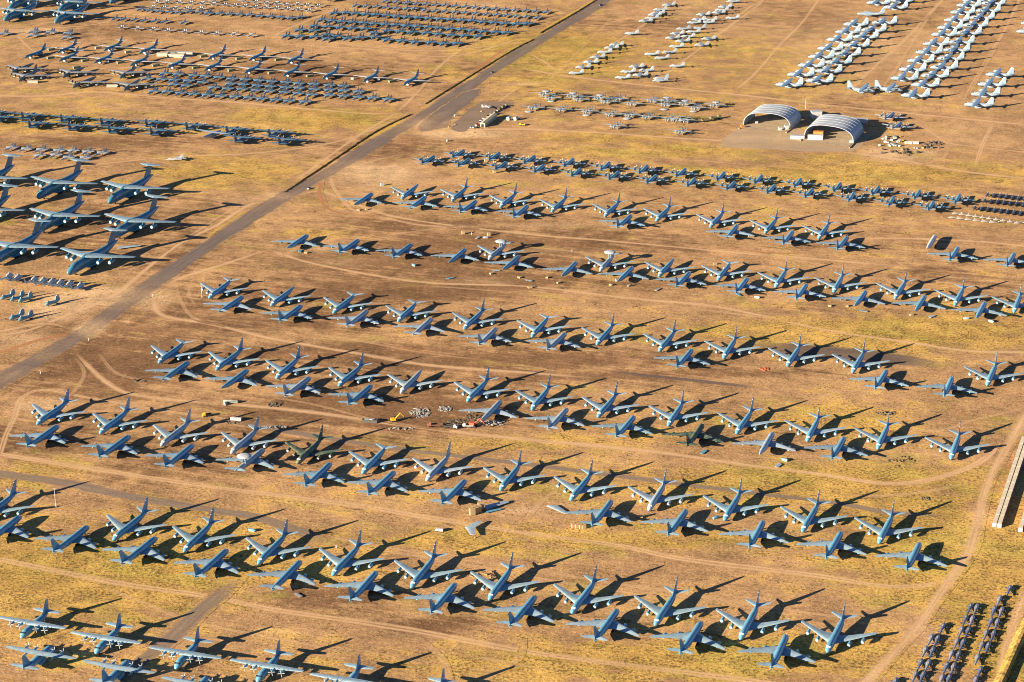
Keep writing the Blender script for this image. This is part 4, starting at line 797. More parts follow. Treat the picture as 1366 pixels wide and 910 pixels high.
# fighters
F1 = [('first', ATTACK, T(0, 0, (1025,15), (1090,12), (1170,15), (1245,18), (1320,20)) + T(270, 0, (80,5), (275,5), (350,12), (420,18), (485,20), (550,30), (620,25), (685,32), (755,38))),
      ('second', ATTACK, T(0, 0, (1000,45), (1070,50), (1145,52), (1220,55), (1310,55)) + T(270, 0, (75,25), (150,30), (215,35), (280,40), (350,45), (420,48), (488,52), (560,58), (625,60), (695,68))),
      ('third', FIGHT1, T(0, 0, (910,62), (968,70), (1030,75), (1095,78), (1155,82), (1225,75), (1290,80), (1345,90)) + T(270, 0, (35,85), (105,90), (170,92), (235,95), (300,98), (368,105), (435,108), (500,115), (565,120), (630,112))),
      ('fourth', FIGHT1S, T(0, 0, (745,122), (800,126), (868,130), (932,135), (1000,138), (1065,142), (1190,148))),
      ('fifth', ATTACK, T(0, 0, (795,178), (897,185), (1000,190), (1095,198), (1205,205), (1310,212)) + T(270, 0, (95,218), (205,222), (315,230)))]
F2 = [('first', FIGHT1S, T(270, 0, (1185,10), (1255,15), (1320,20)) + T(540, 0, (15,20), (70,25), (130,28), (190,32), (255,35), (320,42), (385,45), (450,50), (515,55), (580,60), (645,65), (710,68), (780,70), (845,75), (915,80))),
      ('second', FIGHT1S, T(270, 0, (990,38), (1060,42), (1125,45), (1190,50), (1255,55), (1320,58)) + T(540, 0, (5,60), (55,58), (125,68), (190,72), (255,75), (320,80), (385,85), (455,90), (525,95), (590,98), (655,102), (720,108), (785,110), (855,118))),
      ('third', FIGHT1, T(270, 0, (850,90), (925,88), (985,92), (1055,98), (1120,100), (1190,105), (1258,112), (1325,118)) + T(540, 0, (10,115), (80,120), (148,125), (220,130), (290,132), (360,138), (430,140), (500,148), (572,152), (640,158), (715,162), (790,158))),
      ('fourth', FIGHT1, T(270, 0, (770,135), (835,142), (900,145), (970,150), (1040,155), (1110,160), (1180,165), (1248,168), (1320,172)) + T(540, 0, (5,175), (75,178), (145,182), (215,188), (285,192), (360,198), (430,203), (505,210), (580,215), (650,218))),
      ('fifth', FIGHT1, T(270, 0, (720,175), (805,180), (888,183), (968,190), (1050,192), (1195,205), (1280,210), (1350,215)) + T(540, 0, (45,215), (130,220), (212,228), (295,235), (380,238), (470,242))),
      ('sixth', FIGHT1, T(270, 0, (540,240), (622,200), (625,243), (715,205), (720,245), (800,232), (805,258), (870,242), (940,255), (1020,250), (1110,220), (1115,247), (1195,265), (1290,272)) + T(540, 0, (60,280), (160,282), (245,290), (330,288)))]
F3 = [('first', T(0, 0, (1060,482), (1145,488), (1250,495), (1325,500)) + T(270, 0, (95,508), (178,518), (265,522), (355,528), (440,535), (530,540), (615,548), (712,552), (815,560), (905,565))),
      ('second', T(0, 0, (945,515), (1040,520), (1120,525), (1215,530), (1305,540)) + T(270, 0, (170,550), (255,555), (345,562), (430,568), (525,575), (617,578), (715,585), (815,590), (905,595), (1005,602))),
      ('third', T(0, 0, (1120,554), (1200,562)) + T(270, 0, (62,575), (150,582), (245,585), (338,592), (425,598), (520,605), (612,612), (700,622), (815,625), (910,630), (1005,637), (1100,642), (1200,652))),
      ('fourth', T(0, 0, (990,598), (1075,602), (1165,610), (1250,617), (1340,622)) + T(270, 0, (20,622), (105,630), (200,635), (290,640), (375,648), (465,655), (550,662), (655,668)))]
for row, me, pts in F1:
    for i, (u, v) in enumerate(sorted(pts)):
        h = R(-108 + random.uniform(-5, 5)); col = (.40, .44, .46) if me is ATTACK else (.17, .25, .32)
        build('small_jet', me, at_local(u, v, h, 0, 2.2), h, f"small {'pale straight-winged' if me is ATTACK else 'grey swept-wing'} jet, {nth(i)} from left in {row} rank down the top left park", 'fighter jet', 'small jets in the top left park', jit(col))
for row, me, pts in F2:
    for i, (u, v) in enumerate(sorted(pts)):
        h = R(-108 + random.uniform(-5, 5)); sc = 1.05 if row in ('first', 'second') else 1.22
        build('small_jet', me, at_local(u, v, h, 0, 2.2), h, f'dark small fighter, {nth(i)} from left in {row} rank down the dense park above the ditch', 'fighter jet', 'fighters in the dense park', jit((.10, .205, .28) if row not in ('first', 'second') else (.21, .29, .34)), scale=sc)
for row, pts in F3:
    for i, (u, v) in enumerate(sorted(pts)):
        h = R(-114 + random.uniform(-5, 5)); build('twin_tail_fighter', FIGHT, at_local(u, v, h, 0, 2.2), h, f'grey twin-tail fighter, {nth(i)} from left in {row} rank down the block below the bombers', 'fighter jet', 'twin-tail fighters below the bombers', jit((.17, .285, .365)), scale=1.08)
for i, (u, v) in enumerate(T(0, 0, (210,208), (205,234), (320,214), (435,220), (430,247), (15,222))):
    w = ['back one of a pair at the track fork', 'front one of a pair at the track fork', 'single one right of the track fork', 'back one of the right-hand pair', 'front one of the right-hand pair', 'cut by the left frame edge'][i]
    h = R(-118); build('twin_tail_fighter', FIGHT, at_local(u, v, h, 0, 2.2), h, f'grey fighter under the top corner airlifters, {w}', 'fighter jet', 'fighters under the corner airlifters', (.30, .38, .44), scale=1.1)
for i, (u, v) in enumerate(sorted(T(0, 130, (60,332), (155,340), (255,345), (365,350), (465,352), (560,358), (650,365), (245,384), (350,380), (430,395), (540,398)))):
    h = R(-115 + random.uniform(-10, 10)); build('partly_stripped_fighter', FIGHT, at_local(u, v, h, 0, 2.0), h, f'pale partly stripped small jet, {nth(i)} from left above the big airlifters', 'fighter jet', 'pale jets above the airlifters', jit((.40, .44, .46)), {'canopy'})
build('folded_wing_jet', FIGHT, at_local(233.5, 212, R(200), 0, 2), R(200), 'lone pale jet with dark shadow standing right of the pale jets', 'fighter jet', None, (.42, .46, .48))
# helicopters
HB = T(1086, 770, (1270,72), (1205,140), (1170,208), (1218,215), (1148,285), (1190,290), (1118,362), (1165,368), (1090,440), (1130,445), (1062,520), (1078,605), (1050,668), (1015,190), (1055,195), (985,265), (1027,270), (957,340), (1000,345), (928,415), (967,422), (893,495), (937,502), (860,575), (905,580), (830,655), (875,655), (835,320), (760,392), (800,400), (722,470), (768,475), (690,555), (740,560), (657,632), (705,637), (525,678))
for i, (u, v) in enumerate(sorted(HB, key=lambda q: q[1])):
    h = R(70); o = build('light_helicopter', LHELI, at_local(u, v, h, 0, 2), h, f'slender dark helicopter, {nth(i)} from the top in the corner helicopter park', 'helicopter', 'helicopters in the bottom right corner', jit((.22, .225, .27) if i % 2 else (.11, .13, .20), .15), scale=1.1); o.scale.z = .6
q8 = 116/1366
HR = [('back', 0, [(790 + 97*i, 245 + 11*i) for i in range(7)]), ('second', 1, [(745 + 100*i, 340 + 10*i) for i in range(7)]), ('third', 0, [(590 + 102*i, 455 + 12*i) for i in range(9)])]
for row, kd, pts in HR:
    for i, (a, b) in enumerate(pts):
        h = R(72); build('dark_helicopter', LHELI, at_local(1250 + a*q8, 240 + b*q8, h, 0, 1.5), h, f'dark helicopter, {nth(i)} from left in the {row} rank beyond the patrol row', 'helicopter', 'helicopters at the right edge', jit((.05, .055, .07), .2), scale=1.1)
for row, pts in (('upper', [(300 + 108*i, 520 + 17*i) for i in range(10)]), ('lower', [(245 + 128*i, 585 + 15*i) for i in range(6)])):
    for i, (a, b) in enumerate(pts):
        h = R(163); build('small_pale_helicopter', LHELI, at_local(1250 + a*q8, 240 + b*q8, h, 0, 1.5), h, f'pale helicopter body, {nth(i)} from left in the {row} pale rank at the right edge', 'helicopter', 'pale helicopters at the right edge', jit((.19, .19, .18)), {'rotor_mast', 'landing_skid', 'stub_wing'}, scale=.6)
q7 = 140/1366
for i, (a, b) in enumerate([(80,110), (195,130), (410,155), (525,170), (640,185), (750,200), (870,215), (1010,235)]):
    h = R(68); build('heavy_helicopter', HHELI, at_local(a*q7, 360 + b*q7, h, -3, 2), h, f'bulky grey helicopter, tail boom toward camera, {nth(i)} from left below the airlifters', 'helicopter', 'heavy helicopters', jit((.33, .43, .51)), scale=.85)
for i, (a, b) in enumerate([(105,345), (230,365), (335,380), (685,425), (225,605), (340,620)]):
    w = ['first of three', 'second of three', 'third of three', 'standing alone on the right', 'left of the lowest pair', 'right of the lowest pair'][i]
    h = R(-130); build('tandem_helicopter', THELI, at_local(a*q7, 360 + b*q7, h, 0, 2), h, f'blue-grey tall-pylon helicopter below the heavy helicopters, {w}', 'helicopter', 'tandem helicopters', jit((.11, .27, .36)), scale=1.0)
# ------------------------------------------------------------------ ground, roads and tracks
make_ground()
ROADPX = [(-60,545), (0,508), (60,474), (120,438), (190,388), (260,340), (338,288), (385,259), (440,229), (520,180), (572,150), (630,112), (700,66), (760,30), (800,5), (850,-28)]
for px, w in [([(0,606), (100,622), (280,649), (480,675), (550,687), (700,711), (820,727), (900,744), (1000,757), (1090,768), (1180,782), (1250,778), (1285,757)], 9), ([(0,746), (90,765), (170,780), (280,796), (370,814), (540,839), (700,869), (850,889), (1000,908), (1060,918)], 9)]: ribbon('dirt_track', px, w, M_RUT)
for px, w in [
 ([(0,605), (8,580), (20,555), (30,530), (60,520), (120,531), (200,545), (300,560)], 6), ([(270,536), (400,548), (520,565), (640,580), (740,590), (820,597), (900,606), (1000,621), (1090,632), (1180,645), (1240,640), (1300,620), (1340,590), (1366,560)], 9),
 ([(100,470), (130,500), (165,523), (220,532), (300,540)], 7), ([(205,395), (215,420), (280,432), (370,453), (480,472), (570,487), (700,497), (800,505)], 8),
 ([(190,400), (230,375), (300,352), (360,332)], 7), ([(1366,470), (1290,468), (1200,455), (1100,440), (960,410), (840,398), (700,382), (560,376), (420,352), (350,330)], 7),
 ([(395,262), (425,255), (470,270), (500,282), (560,295), (700,312), (820,322), (960,335), (1080,345), (1200,355)], 7), ([(440,228), (445,250), (470,280), (500,286)], 5), ([(1120,320), (1200,318), (1300,322), (1366,328)], 7),
 ([(0,128), (60,128), (130,123), (230,131), (330,138), (430,147), (500,152), (530,150)], 9), ([(0,228), (100,222), (200,212), (260,208), (330,205), (420,195), (480,180), (530,158)], 6),
 ([(370,264), (330,275), (290,300), (240,325), (200,355), (150,395), (90,420), (40,440), (0,448)], 7), ([(0,442), (60,432), (100,440)], 6), ([(600,176), (680,172), (780,176), (900,184), (1000,190), (1100,200), (1180,210), (1280,228), (1366,238)], 9),
 ([(690,90), (760,102), (880,116), (1000,128), (1100,140), (1180,148), (1280,158), (1366,166)], 9), ([(700,68), (730,85), (745,98)], 5), ([(745,100), (790,75), (840,45), (890,12), (905,-5)], 5), ([(980,122), (1010,95), (1040,60), (1070,30), (1095,-5)], 5), ([(870,112), (920,75), (960,45), (1010,8), (1022,-5)], 5),
 ([(1125,130), (1160,95), (1210,50), (1262,-5)], 6), ([(1285,135), (1310,90), (1340,40), (1362,-5)], 5), ([(1022,-2), (1000,10), (980,25)], 4), ([(1220,163), (1255,185), (1270,192), (1366,203)], 5), ([(1325,163), (1310,195), (1300,225)], 6),
 ([(480,285), (520,292), (560,300), (640,305)], 6), ([(20,45), (35,60), (45,70)], 4), ([(0,40), (60,38), (130,32), (180,15), (220,5)], 6), ([(530,150), (480,180), (430,215), (390,245)], 6), ([(690,20), (640,50), (590,85), (560,120), (530,150)], 5),
 ([(520,150), (620,158), (700,112)], 4), ([(360,55), (380,40), (430,20), (460,5)], 6), ([(290,45), (400,52), (560,68), (690,58)], 6), ([(360,58), (480,65), (600,75), (700,50)], 6)]:
    ribbon('dirt_track', px, w, M_DIRT if w > 6 else M_RUT)

TR = random.Random(11)
for px in [
 [(330,690), (400,708), (470,722), (560,738), (680,756), (800,775), (930,795), (1060,815), (1150,826), (1215,822)], [(450,727), (560,742), (700,768), (830,790), (960,808)],
 [(30,535), (60,555), (130,548), (220,552)], [(100,475), (112,500), (90,530), (60,538)], [(130,470), (160,500), (230,512)], [(235,380), (240,400), (260,425), (300,436)], [(260,370), (252,390), (262,410)],
 [(1366,545), (1300,560), (1250,575), (1190,570)], [(1345,585), (1300,600), (1255,612)], [(1310,640), (1240,655), (1170,662), (1100,660)], [(1295,705), (1240,690), (1180,678)], [(1290,720), (1270,705), (1230,694)], [(1210,850), (1190,830), (1150,815)], [(1225,820), (1170,818), (1120,822)],
 [(500,300), (440,312), (400,330), (360,350)], [(560,255), (620,262), (690,268), (760,276)], [(480,248), (540,250), (600,240), (660,245)], [(470,225), (500,214), (540,205)], [(590,205), (540,220), (500,240)], [(700,190), (760,195), (840,198), (930,205)], [(800,205), (900,212), (1000,220), (1100,228), (1200,240)],
 [(300,120), (250,128), (190,135)], [(50,150), (130,142), (210,150), (300,160), (400,175)], [(0,206), (90,203), (170,208), (240,222), (330,240), (370,255)], [(240,258), (290,268), (320,280)], [(200,335), (240,322), (300,285), (345,262)], [(130,365), (180,358), (230,330)], [(60,392), (120,402), (150,398)], [(0,425), (60,415), (130,420)],
 [(620,300), (560,308), (490,318)], [(700,392), (620,385), (540,380)], [(860,405), (960,416), (1060,430)], [(380,440), (480,455), (560,470), (660,482)], [(560,500), (500,495), (430,485)], [(330,525), (420,540), (500,560), (600,575)], [(280,560), (360,575), (440,590)], [(860,640), (800,628), (740,615)], [(705,690), (720,670), (740,655), (735,640)], [(680,700), (700,680), (690,665)],
 [(700,330), (760,335), (840,350)], [(960,330), (1020,340), (1090,352), (1160,360), (1240,370)], [(1366,395), (1300,385), (1230,372)], [(1250,290), (1200,300), (1150,305)], [(1040,140), (1090,148), (1130,140)], [(900,150), (960,158), (985,170)], [(1170,205), (1230,195), (1262,185)], [(1265,195), (1258,210), (1225,222)],
 [(760,85), (740,100), (730,112)], [(640,110), (600,128), (560,150)], [(540,60), (600,62), (660,50)], [(820,20), (800,40), (770,70), (745,95)], [(1180,5), (1150,40), (1110,85), (1075,120)], [(1240,20), (1215,60), (1190,100), (1165,130)], [(1330,60), (1310,95), (1290,130)], [(900,115), (880,100), (870,88)],
 [(120,775), (180,800), (260,830), (360,850), (460,870)], [(600,870), (680,885), (760,900)], [(560,850), (590,880), (600,910)], [(700,850), (690,880), (640,910)], [(20,680), (60,720), (150,750)], [(90,645), (60,660), (30,690)]]:
    ribbon('wheel_track', px, TR.uniform(3.2, 6.0), M_FAINT)
ribbon('dirt_road', [(1390,520), (1366,560), (1340,602), (1316,650), (1303,700), (1290,740), (1262,780), (1222,838), (1160,905), (1130,940)], 10, M_DIRT)
ribbon('dirt_road', [(1400,740), (1366,800), (1346,850), (1332,912), (1322,950)], 9, M_DIRT)
ribbon('red_verge', [(235,368), (300,318), (350,290)], 8, M_RED); ribbon('red_verge', [(470,215), (540,165), (600,122), (640,90), (680,60)], 9, M_RED); ribbon('red_verge', [(120,440), (60,452), (0,470)], 9, M_RED); ribbon('red_verge', [(430,235), (427,262), (445,282), (500,288)], 6, M_RED)
ribbon('red_verge', [(1105,335), (1040,338), (960,330)], 5, M_RED)
ribbon('old_taxiway', [(-20,628), (0,632), (90,645), (170,662), (280,680), (340,690), (398,708), (450,727)], 13, M_OLD)
ribbon('old_taxiway', [(325,768), (290,797), (270,812), (230,850), (176,892), (150,915)], 13, M_OLD)
ribbon('old_taxiway', [(300,561), (440,585), (555,602), (690,618), (840,637), (980,655), (1120,672), (1180,683), (1270,690)], 8, M_OLD)
ribbon('grass_verge', [(375,262), (440,220), (500,182), (548,156)], 13, M_GOLDSTRIP); ribbon('grass_verge', [(566,142), (640,100), (690,66), (717,52)], 15, M_GOLDSTRIP); ribbon('grass_verge', [(716,47), (740,32), (790,3), (820,-15)], 10, M_GOLDSTRIP); ribbon('grass_verge', [(390,262), (440,233), (545,166)], 7, M_GOLDSTRIP); ribbon('grass_verge', [(270,320), (300,302), (362,262)], 9, M_GOLDSTRIP)
for q in ([(372,262), (440,217), (500,177), (550,151)], [(564,141), (640,94), (690,64), (714,51)], [(718,46), (760,22), (796,0), (815,-12)]): ribbon('drainage_ditch', q, 5.5, M_DITCH)
ribbon('road', ROADPX, 22, M_ROAD)
def crop3(*pts): return [(560 + a*160/1366, 120 + b*160/1366) for a, b in pts]
polygon('apron', crop3((-40,420), (20,350), (430,60), (560,0), (690,-10), (680,60), (600,130), (480,230), (370,320), (340,370), (330,430), (130,470), (0,480)), M_ROAD, 1.2)
polygon('parking_lot', crop3((400,480), (330,440), (390,350), (560,210), (690,130), (1080,140), (1060,190), (980,230), (640,420), (520,485)), M_OLD, 1.2)
ribbon('tarmac', [(1000,459), (1040,464), (1090,469), (1140,473), (1200,480), (1262,489)], 27, M_DARKSTRIP)
ribbon('tarmac', [(800,494), (860,501), (920,507), (980,514), (1030,520)], 6, M_DARKSTRIP)
polygon('shelter_yard', [(958,197), (960,190), (972,178), (985,170), (1062,166), (1076,180), (1150,176), (1163,181), (1150,196), (1138,203), (1080,203), (1030,200), (985,198)], M_YARD, .6, 3.5)
# ------------------------------------------------------------------ drainage ditch scrub: uncountable low weeds
def scrub(name, px, width, hgt, per_m, col, cut=0):
    c = smooth([G(*q) for q in px], 1.0); V, F = [], []
    for i in range(len(c) - 1):
        d = (c[i+1] - c[i]).normalized(); nrm = Vector((-d.y, d.x))
        for _ in range(int(per_m*(c[i+1]-c[i]).length + random.random())):
            p = c[i] + d*random.random() + nrm*random.gauss(0, width/2.6); h = hgt*random.uniform(.35, 1.15); w = h*random.uniform(.5, .9); a = random.uniform(0, 3.14)
            for t in range(3):
                b = a + t*1.05; o = len(V); ca, sa = math.cos(b)*w, math.sin(b)*w
                V += [(p.x - ca*.6, p.y - sa*.6, 0), (p.x + ca*.6, p.y + sa*.6, 0), (p.x + ca*random.uniform(.4, 1), p.y + sa*random.uniform(.4, 1), h*random.uniform(.7, 1)), (p.x - ca*random.uniform(.4, 1), p.y - sa*random.uniform(.4, 1), h)]
                F.append((o, o+1, o+2, o+3))
    me = bpy.data.meshes.new(name); me.from_pydata(V, [], F); me.materials.append(col)
    return tag(link(name, me), {'ditch_scrub': 'dark scrub growing along the drainage ditch beside the road'}.get(name), 'scrub', None, 'stuff')
M_SCRUB = mat('scrub_leaf', (.055, .055, .025), .9, .1, .3, 1.0); M_DRY = mat('dry_scrub', (.26, .17, .05), .9, .1, .3, 1.0)
s = scrub('ditch_scrub', [(380,257), (440,217), (500,177), (548,153)], 1.1, .9, 2.8, M_SCRUB)
s2 = scrub('ditch_scrub', [(568,139), (640,94), (690,64), (712,53)], 1.1, .9, 2.8, M_SCRUB); s2['label'] = 'dark scrub in the ditch alongside the grey asphalt apron'
s3 = scrub('ditch_scrub', [(720,45), (760,22), (796,0), (810,-9)], 1.2, 1.0, 2.8, M_SCRUB); s3['label'] = 'dark scrub in the ditch at the top of the road'
s4 = scrub('dry_weeds', [(1366,770), (1345,815), (1330,850), (1310,905)], 8.0, .5, 1.6, M_DRY); s4['label'] = 'dry golden weeds beside the corner dirt road'
s5 = scrub('dry_weeds', [(1378,800), (1362,850), (1344,910)], 4.0, .6, 1.4, M_DRY); s5['label'] = 'dry golden weeds between the corner road and berm'
# an earth berm in the corner, which throws the long shade there
bp = smooth([G(1378,822), G(1366,845), G(1346,890), G(1330,925)], 4); bv, bf = [], []
for i, p in enumerate(bp):
    d = (bp[min(i+1, len(bp)-1)] - bp[max(i-1, 0)]).normalized(); nr = Vector((-d.y, d.x)); j = random.uniform(-.2, .2)
    for o, z in ((-4.2, 0), (-1.0, 2.6 + j), (.6, 2.7 + j), (1.8, 0)): bv.append((p.x - nr.x*o*-1, p.y - nr.y*o*-1, z))
for i in range(len(bp) - 1):
    for q in range(3): bf.append((i*4 + q, i*4 + q + 1, i*4 + q + 5, i*4 + q + 4))
me = bpy.data.meshes.new('earth_berm'); me.from_pydata(bv, [], bf); me.materials.append(M_SOIL); add_patch(me); struct('earth_berm', me)
# ------------------------------------------------------------------ shelters
def sub(p, q, t): return p + (q - p)*t
def shelter(fl, fr, br, apex_px, label):
    a, b, c = G(*fl), G(*fr), G(*br); ax = (b - a); dv = c - b
    dv = dv - ax*(dv.dot(ax)/ax.length_squared)*0
    wdt = ax.length; mid = (a + b)/2; ux = ax.normalized(); root = link('arched_shelter', None); root.location = mid
    tag(root, label, 'shelter', 'arched fabric shelters'); hgt = apex_px
    n = 20
    def arch(off, k, dz=0):
        r = []
        for j in range(n + 1):
            t = math.pi*j/n; e = .72
            cx = math.copysign(abs(math.cos(t))**e, math.cos(t)); sz = abs(math.sin(t))**e
            r.append(tuple(off - ux*(wdt/2*cx*k) + Vector((0, 0, hgt*sz*k + dz))))
        return r
    rings_o = [arch(dv*t, 1) for t in (0, .2, .4, .6, .8, 1)]; rings_i = [arch(dv*t, .985) for t in (0, .2, .4, .6, .8, 1)]
    V = [p for r in rings_o + rings_i for p in r]; F = []; m = n + 1; k6 = 6*m
    for i in range(5):
        for j in range(n):
            F.append((i*m+j, i*m+j+1, (i+1)*m+j+1, (i+1)*m+j)); F.append((k6+i*m+j, k6+(i+1)*m+j, k6+(i+1)*m+j+1, k6+i*m+j+1))
    for i in (0, 5):
        for j in range(n): F.append((i*m+j, k6+i*m+j, k6+i*m+j+1, i*m+j+1))
    mb = MB(); mb.v, mb.f = V, F; link('membrane', mb.mesh('membrane', FABRIC), root)
    for t in np.linspace(0.0, 1, 6):
        rb = MB(); ro = arch(dv*t, 1.012); 
        for q in range(n): rb.tube(ro[q], ro[q+1], .1, n=5)
        link('rib', rb.mesh('rib', FABRIC), root)
    for s in (-1, 1):
        wl = MB(); o = ux*(s*wdt/2); p0 = o - dv*.38; p1 = o + dv
        d = (p1 - p0).normalized(); nn = Vector((-d.y, d.x, 0))*.5
        wl.add([tuple(p0 - nn), tuple(p1 - nn), tuple(p1 + nn), tuple(p0 + nn)] + [tuple(q + Vector((0, 0, 1.0))) for q in (p0 - nn, p1 - nn, p1 + nn, p0 + nn)], [(3, 2, 1, 0), (4, 5, 6, 7), (0, 1, 5, 4), (1, 2, 6, 5), (2, 3, 7, 6), (3, 0, 4, 7)])
        link('side_rail', wl.mesh('side_rail', CONCRETE, False), root)
    fl_ = MB(); p = [-ux*(wdt*.47) - dv*.32, ux*(wdt*.47) - dv*.32, ux*(wdt*.47) + dv, -ux*(wdt*.47) + dv]
    fl_.add([(q.x, q.y, .45) for q in p], [(0, 1, 2, 3)]); link('floor_slab', fl_.mesh('floor_slab', CONCRETE, False), root)
    return root
shelter((991.5,167.7), (1054.1,173), (1068.4,161), 14.0, 'white arched fabric shelter, empty and open at the front')
shelter((1073,183), (1138.3,192.3), (1151.8,177.5), 14.0, 'white arched fabric shelter with a white and orange store inside')
# ------------------------------------------------------------------ small things
def place(name, parts, u, v, rz, label, cat, group=None, color=(.5, .5, .5), dz=0, scale=1):
    p = G(u, v, dz); return build(name, parts, p, rz, label, cat, group, color, scale=scale)
def boxy(dim, m, lid=None, legs=False):
    x, y, z = dim; ps = [P('body', MB().box((0, 0, z*.46 + .1), (x, y, z*.84), taper=.98).mesh('box_body', m, False)), P('lid', MB().box((0, 0, z*.92 + .07), (x*1.03, y*1.03, z*.12)).mesh('box_lid', lid or m, False)),
                                   P('skid', MB().box((0, -y*.32, .08), (x, .2, .16)).box((0, y*.32, .08), (x, .2, .16)).mesh('box_skid', DARK, False))]
    return ps
def truck_parts(L=7.0, cab=WHITE, bed=STEEL, boxed=False):
    w = 2.4; ps = [P('cab', MB().body([(L/2, 1.1, w*.42, .5), (L/2-.1, 1.3, w*.47, .75), (L/2-.9, 1.6, w*.48, 1.0), (L/2-2.0, 1.7, w*.48, 1.05), (L/2-2.05, 1.7, w*.46, 1.0)], 12, .4).mesh('truck_cab', cab), P('windscreen', MB().box((L/2-.62, 0, 2.05), (.5, w*.8, .6)).mesh('truck_glass', GLASS, False)))]
    ps.append(P('cargo_bed', MB().box((-1.1, 0, 1.0), (L-2.3, w, .25)).mesh('truck_bed', bed, False) if not boxed else MB().box((-1.1, 0, 2.0), (L-2.3, w, 2.3)).mesh('truck_box', bed, False)))
    if not boxed: ps.append(P('side_board', MB().box((-1.1, w/2, 1.4), (L-2.3, .1, .6)).box((-1.1, -w/2, 1.4), (L-2.3, .1, .6)).box((-L/2, 0, 1.4), (.1, w, .6)).mesh('truck_board', bed, False)))
    for x in (L/2 - 1.2, -L/2 + 1.4):
        for y in (-1, 1): ps.append(P('wheel', MB().tube((x, y*.95, .5), (x, y*1.25, .5), .5, n=12).mesh('truck_wheel', DARK)))
    return ps
def car_parts(m):
    ps = [P('body', MB().body([(2.2, .65, .7, .2), (2.1, .7, .85, .32), (.9, .8, .88, .38), (-1.9, .8, .88, .38), (-2.2, .75, .8, .3)], 12, .45).mesh('car_body', m)), P('cabin', MB().body([(1.0, 1.1, .6, .1), (.4, 1.3, .72, .32), (-1.0, 1.3, .72, .32), (-1.6, 1.1, .6, .1)], 12, .5).mesh('car_cabin', GLASS))]
    for x in (1.35, -1.35):
        for y in (-1, 1): ps.append(P('wheel', MB().tube((x, y*.7, .33), (x, y*.9, .33), .33, n=10).mesh('car_wheel', DARK)))
    return ps
CAR = car_parts(TINT); CARB = car_parts(mat('dark_car', (.10, .12, .15), .4, .5))
CRATE = boxy((2.4, 2.4, 2.6), TAN); TALL = boxy((3.2, 2.6, 4.4), TAN); LOW = boxy((2.6, 1.8, 1.1), TAN); WBOX = boxy((12, 4, 3.4), mat('beige_box', (.32, .31, .26), .7, .2, .1, .5)); WSMALL = boxy((3.4, 2.4, 2.4), WHITE); TARP = boxy((9, 3.4, 2.6), mat('green_tarp', (.15, .20, .14), .8, .2, .2, .5), mat('green_tarp_top', (.19, .22, .15), .8, .2, .2, .5)); TBEIGE = boxy((8, 3.2, 2.8), mat('beige_tarp', (.36, .34, .26), .8, .2, .12, .5))
TRUCKW = truck_parts(); TRUCKR = truck_parts(8, mat('red_paint', (.35, .03, .02), .5), mat('red_bed', (.30, .04, .025), .6)); TRUCKB = truck_parts(8, WHITE, WHITE, True); TRUCKG = truck_parts(8, mat('olive', (.13, .13, .07), .7), mat('olive_bed', (.15, .14, .08), .7))
rd = R(55)
# vehicles on the road
place('car', CAR, 412.4, 252.3, R(240), 'white car driving down the asphalt road by the verge end', 'car', color=(.6, .65, .7)); place('car', CARB, 656.5, 97, R(60), 'dark car on the road beside the ditch scrub', 'car'); place('car', CARB, 801, 7.5, R(60), 'dark vehicle on the road at the top of the picture', 'car', scale=1.4)
# row of vehicles and the long roofed store on the apron
veh = [(592,430,CAR,(.6,.6,.62),'white car'), (630,432,TRUCKW,(1,1,1),'white flatbed truck'), (662,405,TRUCKR,(1,1,1),'red truck'), (690,375,CAR,(.45,.48,.5),'grey car'), (715,355,TRUCKW,(1,1,1),'white truck'), (755,345,TRUCKR,(1,1,1),'small red truck'), (790,305,TRUCKG,(1,1,1),'olive truck'), (835,285,TRUCKG,(1,1,1),'olive truck'), (870,258,CAR,(.15,.2,.2),'dark car'), (895,243,CAR,(.55,.55,.5),'pale car'), (925,222,TRUCKG,(1,1,1),'olive truck'), (965,198,TRUCKG,(1,1,1),'olive truck'), (985,188,CAR,(.35,.38,.38),'grey car')]
for i, (a, b, ps, c, d) in enumerate(veh): place('parked_vehicle', ps, 560 + a*160/1366, 120 + b*160/1366, R(55), f'{d}, {nth(i)} from the bottom in the vehicle row along the long store', 'truck' if ps is not CAR else 'car', 'vehicles along the long store', c)
a, b = G(*crop3((715,425))[0]), G(*crop3((850,318))[0]); ln = (b - a).length; ang = math.atan2((b - a).y, (b - a).x)
build('long_store', [P('wall', MB().box((ln/2, 0, 1.9), (ln, 5, 3.8)).mesh('store_wall', mat('cream_wall', (.42, .40, .32), .7, .2, .1, .6), False), P('door', MB().box((-.03, 0, 1.5), (.1, 2.6, 2.9)).mesh('store_door', DARK, False))), P('roof', MB().add([(-.5, -3, 3.8), (ln+.5, -3, 3.8), (ln+.5, 0, 4.7), (-.5, 0, 4.7), (-.5, 3, 3.8), (ln+.5, 3, 3.8)], [(0, 1, 2, 3), (3, 2, 5, 4), (0, 3, 4), (1, 5, 2), (0, 4, 5, 1)]).mesh('store_roof', mat('green_roof', (.40, .40, .28), .7, .2, .1, .6), False))], a, ang, 'long narrow cream store with low roof behind the parked vehicles', 'store')
for i, (q, r_) in enumerate(((1015,345), (1095,345))): 
    u, v = crop3((q, r_))[0]; build('storage_tank', [P('tank', MB().body([(2.6, 2.2, .4, .4), (2.4, 2.2, 1.6, 1.6), (-2.4, 2.2, 1.6, 1.6), (-2.6, 2.2, .4, .4)], 14).mesh('tank', WHITE)), P('cradle', MB().box((1.5, 0, .4), (.5, 2.6, .8)).box((-1.5, 0, .4), (.5, 2.6, .8)).mesh('cradle', STEEL, False))], G(u, v), R(62), f"white cylindrical tank right of the long store, {'nearer to' if i == 0 else 'farther from'} it", 'tank', 'white tanks')
